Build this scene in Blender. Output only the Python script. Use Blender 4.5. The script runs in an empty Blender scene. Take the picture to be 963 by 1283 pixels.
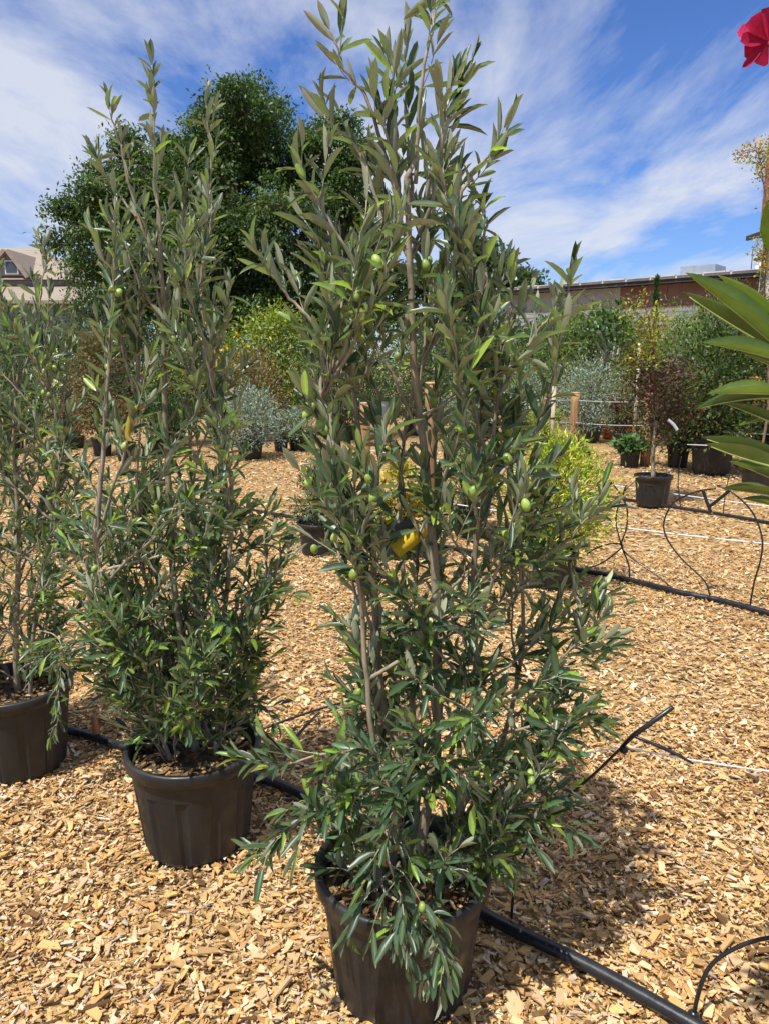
import bpy, math, random
import numpy as np
from mathutils import Matrix, Vector

random.seed(7)
rng = np.random.default_rng(7)
scene = bpy.context.scene
COL = scene.collection

# ------------------------------------------------------------------ camera
H_CAM, PITCH, F = 1.55, math.radians(11.5), 930.0      # metres, downward tilt, focal length in photo pixels
cam_d = bpy.data.cameras.new('camera')
cam = bpy.data.objects.new('camera', cam_d)
COL.objects.link(cam)
cam.location = (0, 0, H_CAM)
cam.rotation_euler = (math.radians(90) - PITCH, 0, 0)
cam_d.sensor_fit = 'VERTICAL'
cam_d.sensor_height = 36.0
cam_d.lens = F / 1283.0 * 36.0
cam_d.clip_start = 0.05
cam_d.clip_end = 2000
scene.camera = cam
scene.cycles.max_bounces = 6; scene.cycles.diffuse_bounces = 3; scene.cycles.glossy_bounces = 3; scene.cycles.transmission_bounces = 4
scene.render.resolution_x, scene.render.resolution_y = 768, 1024

# ------------------------------------------------------------------ world, sun, exposure
SUN_EL = math.radians(63)
SH = np.array([0.62, 0.785])                            # direction in which shadows fall on the ground
SH = SH / np.linalg.norm(SH)
scene.view_settings.view_transform = 'Standard'
scene.view_settings.look = 'None'
scene.view_settings.gamma = 1.0
scene.view_settings.exposure = 0.30
scene.view_settings.use_curve_mapping = False

world = bpy.data.worlds.new('World')
scene.world = world
world.use_nodes = True
nt = world.node_tree
nt.nodes.clear()
def N(tree, kind, **kw):
    n = tree.nodes.new(kind)
    for k, v in kw.items():
        setattr(n, k, v)
    return n
def L(tree, a, b):
    tree.links.new(a, b)
w_out = N(nt, 'ShaderNodeOutputWorld')
w_bg = N(nt, 'ShaderNodeBackground')
w_bg.inputs['Strength'].default_value = 0.102
sky = N(nt, 'ShaderNodeTexSky', sky_type='NISHITA', sun_disc=False)
sky.sun_elevation = SUN_EL
sky.sun_rotation = math.atan2(-SH[0], -SH[1])
sky.air_density = 1.0
sky.dust_density = 0.3
sky.ozone_density = 2.0
tc = N(nt, 'ShaderNodeTexCoord')
sep = N(nt, 'ShaderNodeSeparateXYZ')
L(nt, tc.outputs['Generated'], sep.inputs[0])
zadd = N(nt, 'ShaderNodeMath', operation='ADD'); zadd.inputs[1].default_value = 0.10
zmax = N(nt, 'ShaderNodeMath', operation='MAXIMUM'); zmax.inputs[1].default_value = 0.06
L(nt, sep.outputs['Z'], zadd.inputs[0]); L(nt, zadd.outputs[0], zmax.inputs[0])
du = N(nt, 'ShaderNodeMath', operation='DIVIDE'); dv = N(nt, 'ShaderNodeMath', operation='DIVIDE')
L(nt, sep.outputs['X'], du.inputs[0]); L(nt, zmax.outputs[0], du.inputs[1])
L(nt, sep.outputs['Y'], dv.inputs[0]); L(nt, zmax.outputs[0], dv.inputs[1])
cmb = N(nt, 'ShaderNodeCombineXYZ')
L(nt, du.outputs[0], cmb.inputs[0]); L(nt, dv.outputs[0], cmb.inputs[1])
mp = N(nt, 'ShaderNodeMapping')
mp.inputs['Rotation'].default_value = (0, 0, math.radians(12))
mp.inputs['Scale'].default_value = (1.25, 0.5, 1)
mp.inputs['Location'].default_value = (7.7, 1.2, 0)
L(nt, cmb.outputs[0], mp.inputs[0])
cn = N(nt, 'ShaderNodeTexNoise')
cn.inputs['Scale'].default_value = 1.15
cn.inputs['Detail'].default_value = 9
cn.inputs['Roughness'].default_value = 0.60
cn.inputs['Distortion'].default_value = 0.35
L(nt, mp.outputs[0], cn.inputs['Vector'])
cr = N(nt, 'ShaderNodeValToRGB')
cr.color_ramp.elements[0].position = 0.41; cr.color_ramp.elements[0].color = (0, 0, 0, 1)
cr.color_ramp.elements[1].position = 0.62; cr.color_ramp.elements[1].color = (0.86, 0.86, 0.86, 1)
L(nt, cn.outputs['Fac'], cr.inputs[0])
hs = N(nt, 'ShaderNodeHueSaturation')
hs.inputs['Saturation'].default_value = 1.12
hs.inputs['Value'].default_value = 1.0
L(nt, sky.outputs[0], hs.inputs['Color'])
cmix = N(nt, 'ShaderNodeMixRGB')
cmix.inputs[2].default_value = (6.0, 6.3, 7.0, 1)
bl_ = N(nt, 'ShaderNodeMixRGB', blend_type='MULTIPLY'); bl_.inputs[0].default_value = 1.0; bl_.inputs[2].default_value = (0.66, 0.80, 1.18, 1)
L(nt, hs.outputs[0], bl_.inputs[1])
L(nt, cr.outputs[0], cmix.inputs[0]); L(nt, bl_.outputs[0], cmix.inputs[1])
L(nt, cmix.outputs[0], w_bg.inputs['Color'])
L(nt, w_bg.outputs[0], w_out.inputs[0])

sun_d = bpy.data.lights.new('sun', 'SUN')
sun_d.energy = 5.0
sun_d.angle = math.radians(0.53)
sun_d.color = (1.0, 0.955, 0.88)
sun = bpy.data.objects.new('sun', sun_d)
COL.objects.link(sun)
sdir = Vector((SH[0] * math.cos(SUN_EL), SH[1] * math.cos(SUN_EL), -math.sin(SUN_EL)))
sun.rotation_euler = sdir.to_track_quat('-Z', 'Y').to_euler()
sun.location = (-6, -6, 14)

# ------------------------------------------------------------------ pixel rays
CP, SP = math.cos(PITCH), math.sin(PITCH)
def ray(px, py):
    a, b = (px - 481.5) / F, (641.5 - py) / F
    return np.array([a, CP + b * SP, -SP + b * CP])
def at(px, py, Y):
    d = ray(px, py)
    return np.array([0, 0, H_CAM]) + d * (Y / d[1])
def ground(px, py, z=0.0):
    d = ray(px, py)
    return np.array([0, 0, H_CAM]) + d * ((z - H_CAM) / d[2])
def on_plane(px, py, A, B, off=0.0):
    """ray against the vertical plane through the ground points A and B"""
    d = ray(px, py)
    n = np.array([-(B[1] - A[1]), B[0] - A[0], 0.0]); n /= np.linalg.norm(n)
    o = np.array([0, 0, H_CAM])
    t = (np.dot(n, A - o) + off) / np.dot(n, d)
    return o + d * t
def zcam(p):
    p = np.asarray(p)
    return p[..., 1] * CP - (p[..., 2] - H_CAM) * SP
def unit(v):
    v = np.asarray(v, float)
    return v / np.maximum(np.linalg.norm(v, axis=-1, keepdims=True), 1e-9)

# ------------------------------------------------------------------ mesh buffer
class Buf:
    def __init__(self):
        self.v, self.t, self.c, self.n = [], [], [], 0
    def add(self, v, t, col=(1, 1, 1)):
        v = np.asarray(v, float).reshape(-1, 3); t = np.asarray(t, int).reshape(-1, 3)
        c = np.asarray(col, float)
        if c.ndim == 1:
            c = np.tile(c, (len(v), 1))
        self.v.append(v); self.t.append(t + self.n); self.c.append(c); self.n += len(v)
        return self
    def tube(self, pts, rad, sides=6, col=(1, 1, 1), cap=True):
        P = np.asarray(pts, float); n = len(P)
        R = np.broadcast_to(np.asarray(rad, float), (n,)) if np.ndim(rad) == 0 else np.asarray(rad, float)
        T = np.gradient(P, axis=0); T = unit(T)
        ref = np.array([0, 0, 1.0]) if abs(T[0][2]) < 0.8 else np.array([1.0, 0, 0])
        U = np.zeros_like(P); u = ref
        for i in range(n):
            u = u - T[i] * np.dot(u, T[i]); u = u / max(np.linalg.norm(u), 1e-9); U[i] = u
        V = np.cross(T, U)
        a = np.linspace(0, 2 * math.pi, sides, endpoint=False)
        ring = (P[:, None] + R[:, None, None] * (np.cos(a)[None, :, None] * U[:, None] + np.sin(a)[None, :, None] * V[:, None]))
        verts = ring.reshape(-1, 3)
        tr = []
        for i in range(n - 1):
            for k in range(sides):
                k2 = (k + 1) % sides
                a0, b0, a1, b1 = i * sides + k, i * sides + k2, (i + 1) * sides + k, (i + 1) * sides + k2
                tr += [(a0, b0, b1), (a0, b1, a1)]
        if cap:
            verts = np.vstack([verts, P[0], P[-1]])
            s, e = n * sides, n * sides + 1
            for k in range(sides):
                k2 = (k + 1) % sides
                tr += [(s, k2, k), (e, (n - 1) * sides + k, (n - 1) * sides + k2)]
        return self.add(verts, tr, col)
    def box(self, c, s, col=(1, 1, 1), M=None):
        v = np.array([(x, y, z) for x in (-.5, .5) for y in (-.5, .5) for z in (-.5, .5)]) * np.asarray(s)
        if M is not None:
            v = v @ np.asarray(M).T
        t = [(0, 1, 3), (0, 3, 2), (4, 6, 7), (4, 7, 5), (0, 4, 5), (0, 5, 1), (2, 3, 7), (2, 7, 6), (0, 2, 6), (0, 6, 4), (1, 5, 7), (1, 7, 3)]
        return self.add(v + np.asarray(c), t, col)
    def quad(self, a, b, c, d, col=(1, 1, 1)):
        return self.add([a, b, c, d], [(0, 1, 2), (0, 2, 3)], col)
    def scatter(self, tmpl, P, A, Nn, Ln, W, cols, rib=0):
        """copies of a leaf template: A = along the blade, Nn = upper-side normal"""
        tv, tt = tmpl
        P = np.asarray(P, float); m = len(P)
        if m == 0:
            return self
        A = unit(A); X = unit(np.cross(A, Nn)); Z = np.cross(X, A)
        Ln = np.broadcast_to(np.asarray(Ln, float), (m,)); W = np.broadcast_to(np.asarray(W, float), (m,))
        V = (P[:, None] + tv[None, :, 0:1] * (X * W[:, None])[:, None] + tv[None, :, 1:2] * (A * Ln[:, None])[:, None]
             + tv[None, :, 2:3] * (Z * Ln[:, None])[:, None])
        T = tt[None] + (np.arange(m) * len(tv))[:, None, None]
        C = np.repeat(np.broadcast_to(np.asarray(cols, float), (m, 3)), len(tv), axis=0)
        if rib:                                        # the paler midrib of the blade
            C = C * np.tile(np.where(np.abs(tv[:, 0]) < 1e-6, rib, .93), m)[:, None]
        return self.add(V.reshape(-1, 3), T.reshape(-1, 3), C)
    def mesh(self, name, mat, org=(0, 0, 0), smooth=True):
        V = np.vstack(self.v) - np.asarray(org); T = np.vstack(self.t); C = np.vstack(self.c)
        me = bpy.data.meshes.new(name)
        me.vertices.add(len(V)); me.vertices.foreach_set('co', V.astype(np.float32).ravel())
        me.loops.add(len(T) * 3); me.loops.foreach_set('vertex_index', T.astype(np.int32).ravel())
        me.polygons.add(len(T))
        me.polygons.foreach_set('loop_start', (np.arange(len(T)) * 3).astype(np.int32))
        me.polygons.foreach_set('loop_total', np.full(len(T), 3, np.int32))
        me.polygons.foreach_set('use_smooth', np.full(len(T), bool(smooth)))
        at_ = me.attributes.new('tint', 'FLOAT_COLOR', 'POINT')
        at_.data.foreach_set('color', np.hstack([C, np.ones((len(C), 1))]).astype(np.float32).ravel())
        me.update(); me.validate()
        me.materials.append(mat)
        return me
    def build(self, name, mat, parent=None, smooth=True, org=None):
        o_ = org if org is not None else ORG.get(parent.name, (0, 0, 0)) if parent else (0, 0, 0)
        o = bpy.data.objects.new(name, self.mesh(name, mat, o_, smooth))
        COL.objects.link(o)
        if parent:
            o.parent = parent
            ORG[o.name] = o_
        elif org is not None:
            o.location = org
            ORG[o.name] = org
        return o
ORG = {}
def thing(name, label, cat, loc, group=None):
    o = bpy.data.objects.new(name, None)
    o.empty_display_size = 0.1
    COL.objects.link(o)
    o.location = loc
    ORG[o.name] = np.asarray(loc, float)
    o['label'] = label; o['category'] = cat
    if group: o['group'] = group
    return o
def tag(o, label, cat, group=None):
    o['label'] = label; o['category'] = cat
    if group: o['group'] = group
    return o
def spline(pts, n=24):
    P = np.asarray(pts, float)
    if len(P) == 2:
        t = np.linspace(0, 1, n)[:, None]
        return P[0] * (1 - t) + P[1] * t
    Q = np.vstack([2 * P[0] - P[1], P, 2 * P[-1] - P[-2]])
    out = []
    seg = len(P) - 1
    for s in np.linspace(0, seg - 1e-6, n):
        i = int(s); t = s - i
        p0, p1, p2, p3 = Q[i], Q[i + 1], Q[i + 2], Q[i + 3]
        out.append(0.5 * ((2 * p1) + (-p0 + p2) * t + (2 * p0 - 5 * p1 + 4 * p2 - p3) * t * t + (-p0 + 3 * p1 - 3 * p2 + p3) * t ** 3))
    return np.array(out)

# ------------------------------------------------------------------ materials
def new_mat(name):
    m = bpy.data.materials.new(name); m.use_nodes = True
    t = m.node_tree; t.nodes.clear()
    o = N(t, 'ShaderNodeOutputMaterial')
    p = N(t, 'ShaderNodeBsdfPrincipled')
    L(t, p.outputs[0], o.inputs['Surface'])
    return m, t, o, p
def tint_node(t):
    a = N(t, 'ShaderNodeAttribute'); a.attribute_name = 'tint'
    return a
def mult(t, a, b, fac=1.0, mode='MULTIPLY'):
    m = N(t, 'ShaderNodeMixRGB', blend_type=mode); m.inputs[0].default_value = fac
    for i, s in ((1, a), (2, b)):
        if hasattr(s, 'is_output'):
            L(t, s, m.inputs[i])
        else:
            m.inputs[i].default_value = (*s, 1)
    return m.outputs[0]
def noise_ramp(t, scale, c0, c1, p0=0.35, p1=0.65, detail=4, rough=0.6, coord='Object', stretch=None):
    tcn = N(t, 'ShaderNodeTexCoord'); n = N(t, 'ShaderNodeTexNoise')
    n.inputs['Scale'].default_value = scale; n.inputs['Detail'].default_value = detail; n.inputs['Roughness'].default_value = rough
    if stretch:
        mpn = N(t, 'ShaderNodeMapping'); mpn.inputs['Scale'].default_value = stretch
        L(t, tcn.outputs[coord], mpn.inputs[0]); L(t, mpn.outputs[0], n.inputs['Vector'])
    else:
        L(t, tcn.outputs[coord], n.inputs['Vector'])
    r = N(t, 'ShaderNodeValToRGB')
    r.color_ramp.elements[0].position = p0; r.color_ramp.elements[0].color = (*c0, 1)
    r.color_ramp.elements[1].position = p1; r.color_ramp.elements[1].color = (*c1, 1)
    L(t, n.outputs['Fac'], r.inputs[0])
    return r.outputs[0], n.outputs['Fac']
def bump(t, p, h, strength=0.4, dist=0.01):
    b = N(t, 'ShaderNodeBump'); b.inputs['Strength'].default_value = strength; b.inputs['Distance'].default_value = dist
    L(t, h, b.inputs['Height']); L(t, b.outputs[0], p.inputs['Normal'])
def leaf_mat(name, under=None, under_fac=0.75, trans=0.28, rough=0.42, spec=0.45, mottled=60, gain=(1.5, 1.75, 0.7)):
    m, t, o, p = new_mat(name)
    a = tint_node(t)
    c, f = noise_ramp(t, mottled, (0.80, 0.80, 0.78), (1.15, 1.15, 1.1))
    top = mult(t, a.outputs['Color'], c)
    col = top
    if under:
        g = N(t, 'ShaderNodeNewGeometry')
        mx = N(t, 'ShaderNodeMixRGB'); mx.inputs[0].default_value = under_fac; mx.inputs[2].default_value = (*under, 1)
        L(t, top, mx.inputs[1])
        m2 = N(t, 'ShaderNodeMixRGB')
        L(t, g.outputs['Backfacing'], m2.inputs[0]); L(t, top, m2.inputs[1]); L(t, mx.outputs[0], m2.inputs[2])
        col = m2.outputs[0]
    L(t, col, p.inputs['Base Color'])
    p.inputs['Roughness'].default_value = rough
    p.inputs['Specular IOR Level'].default_value = spec
    tr = N(t, 'ShaderNodeBsdfTranslucent')
    L(t, mult(t, top, gain), tr.inputs['Color'])
    ms = N(t, 'ShaderNodeMixShader'); ms.inputs[0].default_value = trans
    L(t, p.outputs[0], ms.inputs[1]); L(t, tr.outputs[0], ms.inputs[2]); L(t, ms.outputs[0], o.inputs['Surface'])
    return m
def tint_mat(name, scale=40, lo=0.7, hi=1.2, rough=0.8, bstr=0.5, bdist=0.004, stretch=None, spec=0.3):
    m, t, o, p = new_mat(name)
    a = tint_node(t)
    c, f = noise_ramp(t, scale, (lo, lo, lo), (hi, hi, hi), stretch=stretch)
    L(t, mult(t, a.outputs['Color'], c), p.inputs['Base Color'])
    p.inputs['Roughness'].default_value = rough
    p.inputs['Specular IOR Level'].default_value = spec
    bump(t, p, f, bstr, bdist)
    return m
def plastic_mat(name, base, dust, rough=0.42):
    m, t, o, p = new_mat(name)
    c, f = noise_ramp(t, 9, base, dust, 0.42, 0.85, detail=8, stretch=(1, 1, 0.25))
    L(t, c, p.inputs['Base Color'])
    r, _ = noise_ramp(t, 22, (rough - .08,) * 3, (rough + .22,) * 3)
    L(t, r, p.inputs['Roughness'])
    c2, f2 = noise_ramp(t, 150, (0, 0, 0), (1, 1, 1))
    bump(t, p, f2, 0.12, 0.002)
    return m
M_OLIVE = leaf_mat('olive_leaf', under=(0.50, 0.52, 0.36), under_fac=0.82, trans=0.32, rough=0.36, spec=0.55, gain=(2.0, 2.2, 0.8))
M_LEAF = leaf_mat('shrub_leaf', trans=0.30, rough=0.5)
M_BIGLEAF = leaf_mat('oleander_leaf', under=(0.20, 0.27, 0.11), under_fac=0.5, trans=0.24, rough=0.4, mottled=25)
M_PETAL = leaf_mat('petal', trans=0.35, rough=0.6, spec=0.2, gain=(1.3, 0.8, 0.9))
M_BARK = tint_mat('bark', 60, 0.6, 1.25, 0.85, 0.6, 0.003, stretch=(1, 1, 0.3))
M_FRUIT = tint_mat('olive_skin', 90, 0.85, 1.15, 0.4, 0.05, 0.001, spec=0.5)
M_CHIP = tint_mat('wood_chip', 45, 0.72, 1.2, 0.82, 0.5, 0.002, stretch=(1, 1, 1), spec=0.25)
M_WOOD = tint_mat('weathered_wood', 12, 0.65, 1.2, 0.8, 0.6, 0.004, stretch=(3, 3, 0.35))
M_PAINT = tint_mat('painted', 3.0, 0.9, 1.06, 0.7, 0.1, 0.003)
M_SOIL = tint_mat('soil', 70, 0.5, 1.5, 0.95, 1.0, 0.01)
M_POT = plastic_mat('black_plastic', (0.012, 0.012, 0.0125), (0.040, 0.036, 0.031))
M_HOSE = plastic_mat('black_hose', (0.010, 0.011, 0.014), (0.024, 0.024, 0.026), 0.27)
M_TAG = tint_mat('tag_card', 30, 0.9, 1.05, 0.5, 0.05, 0.001)
M_WIRE = tint_mat('galvanised_wire', 80, 0.8, 1.1, 0.45, 0.1, 0.001, spec=0.6)

# ------------------------------------------------------------------ leaf templates (x across, y along, z normal)
def leaf_template(ts, ws, fold=0.05, curl=0.0):
    v, t = [], []
    v.append((0, ts[0], curl * ts[0] ** 2))
    for y, w in zip(ts[1:-1], ws[1:-1]):
        z = curl * y * y
        v += [(-w / 2, y, z + fold * w), (0, y, z), (w / 2, y, z + fold * w)]
    v.append((0, ts[-1], curl))
    n = len(ts) - 2
    t += [(0, 2, 1), (0, 3, 2)]
    for i in range(n - 1):
        a, b = 1 + 3 * i, 4 + 3 * i
        t += [(a, a + 1, b + 1), (a, b + 1, b), (a + 1, a + 2, b + 2), (a + 1, b + 2, b + 1)]
    e = len(v) - 1; a = 1 + 3 * (n - 1)
    t += [(a, a + 1, e), (a + 1, a + 2, e)]
    return np.array(v, float), np.array(t, int)
OT = [0, .09, .28, .54, .82, 1]; OW = [0, .30, .84, 1.0, .72, 0]
OLIVE_T = [leaf_template(OT, OW, .10, c) for c in (-.26, -.10, .05, .16)]
OLEANDER_T = [leaf_template([0, .05, .15, .3, .45, .6, .75, .88, .95, 1], [0, .22, .52, .84, 1, .97, .74, .42, .2, 0], .10, c) for c in (-.16, -.04, .08)]
SMALL_T = leaf_template([0, .5, 1], [0, 1, 0], .12, -.1)      # 4 triangles
def _two():
    v = np.array([(0, 0, 0), (-.5, .5, .06), (.5, .5, .06), (0, 1, -.05)]); return v, np.array([(0, 2, 1), (1, 2, 3)])
TINY_T = _two()                                                # 2 triangles

def jitter(base, n, amt=0.25, hue=0.12):
    base = np.asarray(base, float)
    k = 1 + amt * rng.standard_normal((n, 1)); h = 1 + hue * rng.standard_normal((n, 3))
    return np.clip(base[None] * np.clip(k, .35, 2.2) * h, 0.004, 0.85)

# ------------------------------------------------------------------ ground
def ground_material():
    m, t, o, p = new_mat('wood_chip_ground')
    tcn = N(t, 'ShaderNodeTexCoord')
    vo = N(t, 'ShaderNodeTexVoronoi'); vo.inputs['Scale'].default_value = 34; vo.inputs['Randomness'].default_value = 1
    wn = N(t, 'ShaderNodeTexNoise'); wn.inputs['Scale'].default_value = 20; wn.inputs['Detail'].default_value = 3
    L(t, tcn.outputs['Object'], wn.inputs['Vector'])
    mx = N(t, 'ShaderNodeMixRGB'); mx.inputs[0].default_value = 0.05
    L(t, tcn.outputs['Object'], mx.inputs[1]); L(t, wn.outputs['Color'], mx.inputs[2])
    mpn = N(t, 'ShaderNodeMapping'); mpn.inputs['Scale'].default_value = (1, 1.5, 1)
    L(t, mx.outputs[0], mpn.inputs[0]); L(t, mpn.outputs[0], vo.inputs['Vector'])
    sp = N(t, 'ShaderNodeSeparateColor'); L(t, vo.outputs['Color'], sp.inputs[0])
    r = N(t, 'ShaderNodeValToRGB'); e = r.color_ramp.elements
    e[0].position = 0; e[0].color = (.10, .055, .022, 1)
    e[1].position = 1; e[1].color = (.62, .46, .27, 1)
    for pos, c in ((.18, (.30, .18, .07, 1)), (.5, (.47, .30, .125, 1)), (.8, (.56, .39, .19, 1))):
        x = e.new(pos); x.color = c
    L(t, sp.outputs[0], r.inputs[0])
    c, f = noise_ramp(t, 0.7, (.82, .80, .78), (1.1, 1.1, 1.1), detail=6)
    L(t, mult(t, r.outputs[0], c), p.inputs['Base Color'])
    p.inputs['Roughness'].default_value = 0.9; p.inputs['Specular IOR Level'].default_value = 0.2
    bump(t, p, vo.outputs['Distance'], 0.9, 0.03)
    return m
gb = Buf()
xs = np.concatenate([np.linspace(-260, -14, 8)[:-1], np.linspace(-14, 14, 113), np.linspace(14, 260, 8)[1:]])
ys = np.concatenate([np.linspace(-60, -1.5, 5)[:-1], np.linspace(-1.5, 20, 100), np.linspace(20, 400, 10)[1:]])
def gz(x, y):
    """gentle unevenness of the chip layer"""
    f = np.clip((18 - np.abs(y - 3)) / 10, 0, 1)
    return f * (0.010 * np.sin(x * 2.1 + 1.3 * np.sin(y * 1.3)) + 0.010 * np.sin(y * 2.7 + x * .8) + 0.005 * np.sin(x * 6.1 + y * 4.7)) - 0.012
X, Y = np.meshgrid(xs, ys)
gv = np.stack([X, Y, gz(X, Y)], -1).reshape(-1, 3)
nx, ny = len(xs), len(ys)
I = np.arange(nx * ny).reshape(ny, nx)
q = np.stack([I[:-1, :-1], I[:-1, 1:], I[1:, 1:], I[1:, :-1]], -1).reshape(-1, 4)
gb.add(gv, np.vstack([q[:, [0, 1, 2]], q[:, [0, 2, 3]]]))
g_obj = gb.build('ground', ground_material())
g_obj['kind'] = 'structure'
g_obj['label'] = 'ground spread with golden brown wood chips'
ORG['ground'] = np.zeros(3)

def chip_template(seed):
    r = np.random.default_rng(seed)
    v = np.array([(x, y, z) for z in (0, 1) for (x, y) in ((-.5, -.5), (.5, -.5), (.5, .5), (-.5, .5))], float)
    k = r.uniform(-.30, .30, (4, 2)); tp = r.uniform(.35, 1.0); v[[2, 3, 6, 7], 0] *= tp
    v[:4, :2] += k; v[4:, :2] += k * .9 + r.uniform(-.05, .05, (4, 2))
    v[4:, 2] += r.uniform(-.4, .4, 4)
    t = [(0, 2, 1), (0, 3, 2), (4, 5, 6), (4, 6, 7)]
    for i in range(4):
        j = (i + 1) % 4
        t += [(i, j, j + 4), (i, j + 4, i + 4)]
    return v, np.array(t)
CHIPS = [chip_template(s) for s in range(6)]
PAL = np.array([(.53, .335, .14), (.64, .455, .245), (.42, .235, .085), (.70, .54, .34), (.54, .45, .34), (.16, .085, .035), (.58, .37, .14)])
PW = np.array([.27, .20, .15, .12, .05, .09, .12])
def chip_cols(n):
    return np.clip(PAL[rng.choice(len(PAL), n, p=PW)] * (1 + .16 * rng.standard_normal((n, 1))) * np.array([1.0, .965, .94]) * (1 + .025 * rng.standard_normal((n, 3))), .02, .8)
def chip_frames(n, tilt):
    a = rng.uniform(0, 2 * math.pi, n)
    A = np.stack([np.cos(a), np.sin(a), tilt * rng.standard_normal(n)], -1)
    Nn = np.stack([tilt * rng.standard_normal(n), tilt * rng.standard_normal(n), np.ones(n)], -1)
    A = unit(A); Nn = unit(Nn - A * np.sum(A * Nn, -1, keepdims=True))
    return A, Nn
cover = Buf()
def lay(y0, y1, dens, s0, s1, zr, tilt):
    area = 0.62 * (y1 ** 2 - y0 ** 2) + 1.1 * (y1 - y0)
    n = int(area * dens)
    # uniform over the widening strip in front of the camera
    yy = rng.uniform(y0, y1, n * 2); keep = rng.uniform(0, 1, n * 2) < (1.24 * yy + 1.1) / (1.24 * y1 + 1.1)
    yy = yy[keep][:n]; n = len(yy)
    xx = rng.uniform(-.5, .5, n) * (1.24 * yy + 1.1)
    z = gz(xx, yy) + rng.uniform(0, 1, n) ** 1.6 * zr
    ln = rng.uniform(s0, s1, n) * (rng.uniform(.4, 1, n)); wd = ln * rng.uniform(.18, .62, n); th = rng.uniform(.002, .006, n)
    A, Nn = chip_frames(n, tilt)
    cc = chip_cols(n)
    for k, (tv, tt) in enumerate(CHIPS):
        s = slice(k, n, len(CHIPS))
        tv2 = tv.copy(); tv2[:, 2] *= 0.10; 
        cover.scatter((tv2, tt), np.stack([xx, yy, z], -1)[s], A[s], Nn[s], ln[s], wd[s], cc[s])
lay(1.15, 3.2, 6800, .014, .040, .022, .26)
lay(1.15, 2.6, 4200, .008, .020, .026, .34)
lay(3.2, 6.0, 3500, .014, .044, .022, .28)
lay(6.0, 13.0, 480, .03, .075, .02, .26)
co = cover.build('wood_chip_cover', M_CHIP, g_obj, smooth=False)
co['kind'] = 'stuff'
# the largest single chips lying on top, nearest to the camera
chip_meshes = []
for k in range(18):
    b = Buf(); tv, tt = CHIPS[k % 6]; tv = tv.copy(); tv[:, 2] *= .12
    b.add(tv, tt, chip_cols(1)[0]); chip_meshes.append(b.mesh('wood_chip', M_CHIP, smooth=False))
def basis(P, A, Nn, W, Ln, org):
    A = unit(A); X = unit(np.cross(A, Nn)); Z = np.cross(X, A)
    M = Matrix.Identity(4)
    for i in range(3):
        M[i][0], M[i][1], M[i][2], M[i][3] = X[i] * W, A[i] * Ln, Z[i] * Ln, P[i] - org[i]
    return M
A_, N_ = chip_frames(300, .12)
for i in range(300):
    while True:
        gp = ground(rng.uniform(-10, 975), rng.uniform(930, 1290))
        if gp[1] < 2.6: break
    ln = rng.uniform(.032, .055)
    o = bpy.data.objects.new('wood_chip', chip_meshes[i % 18]); COL.objects.link(o); o.parent = g_obj
    o.matrix_basis = basis((gp[0], gp[1], gz(gp[0], gp[1]) + .016), A_[i], N_[i], ln * rng.uniform(.25, .5), ln, (0, 0, 0))

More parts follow.
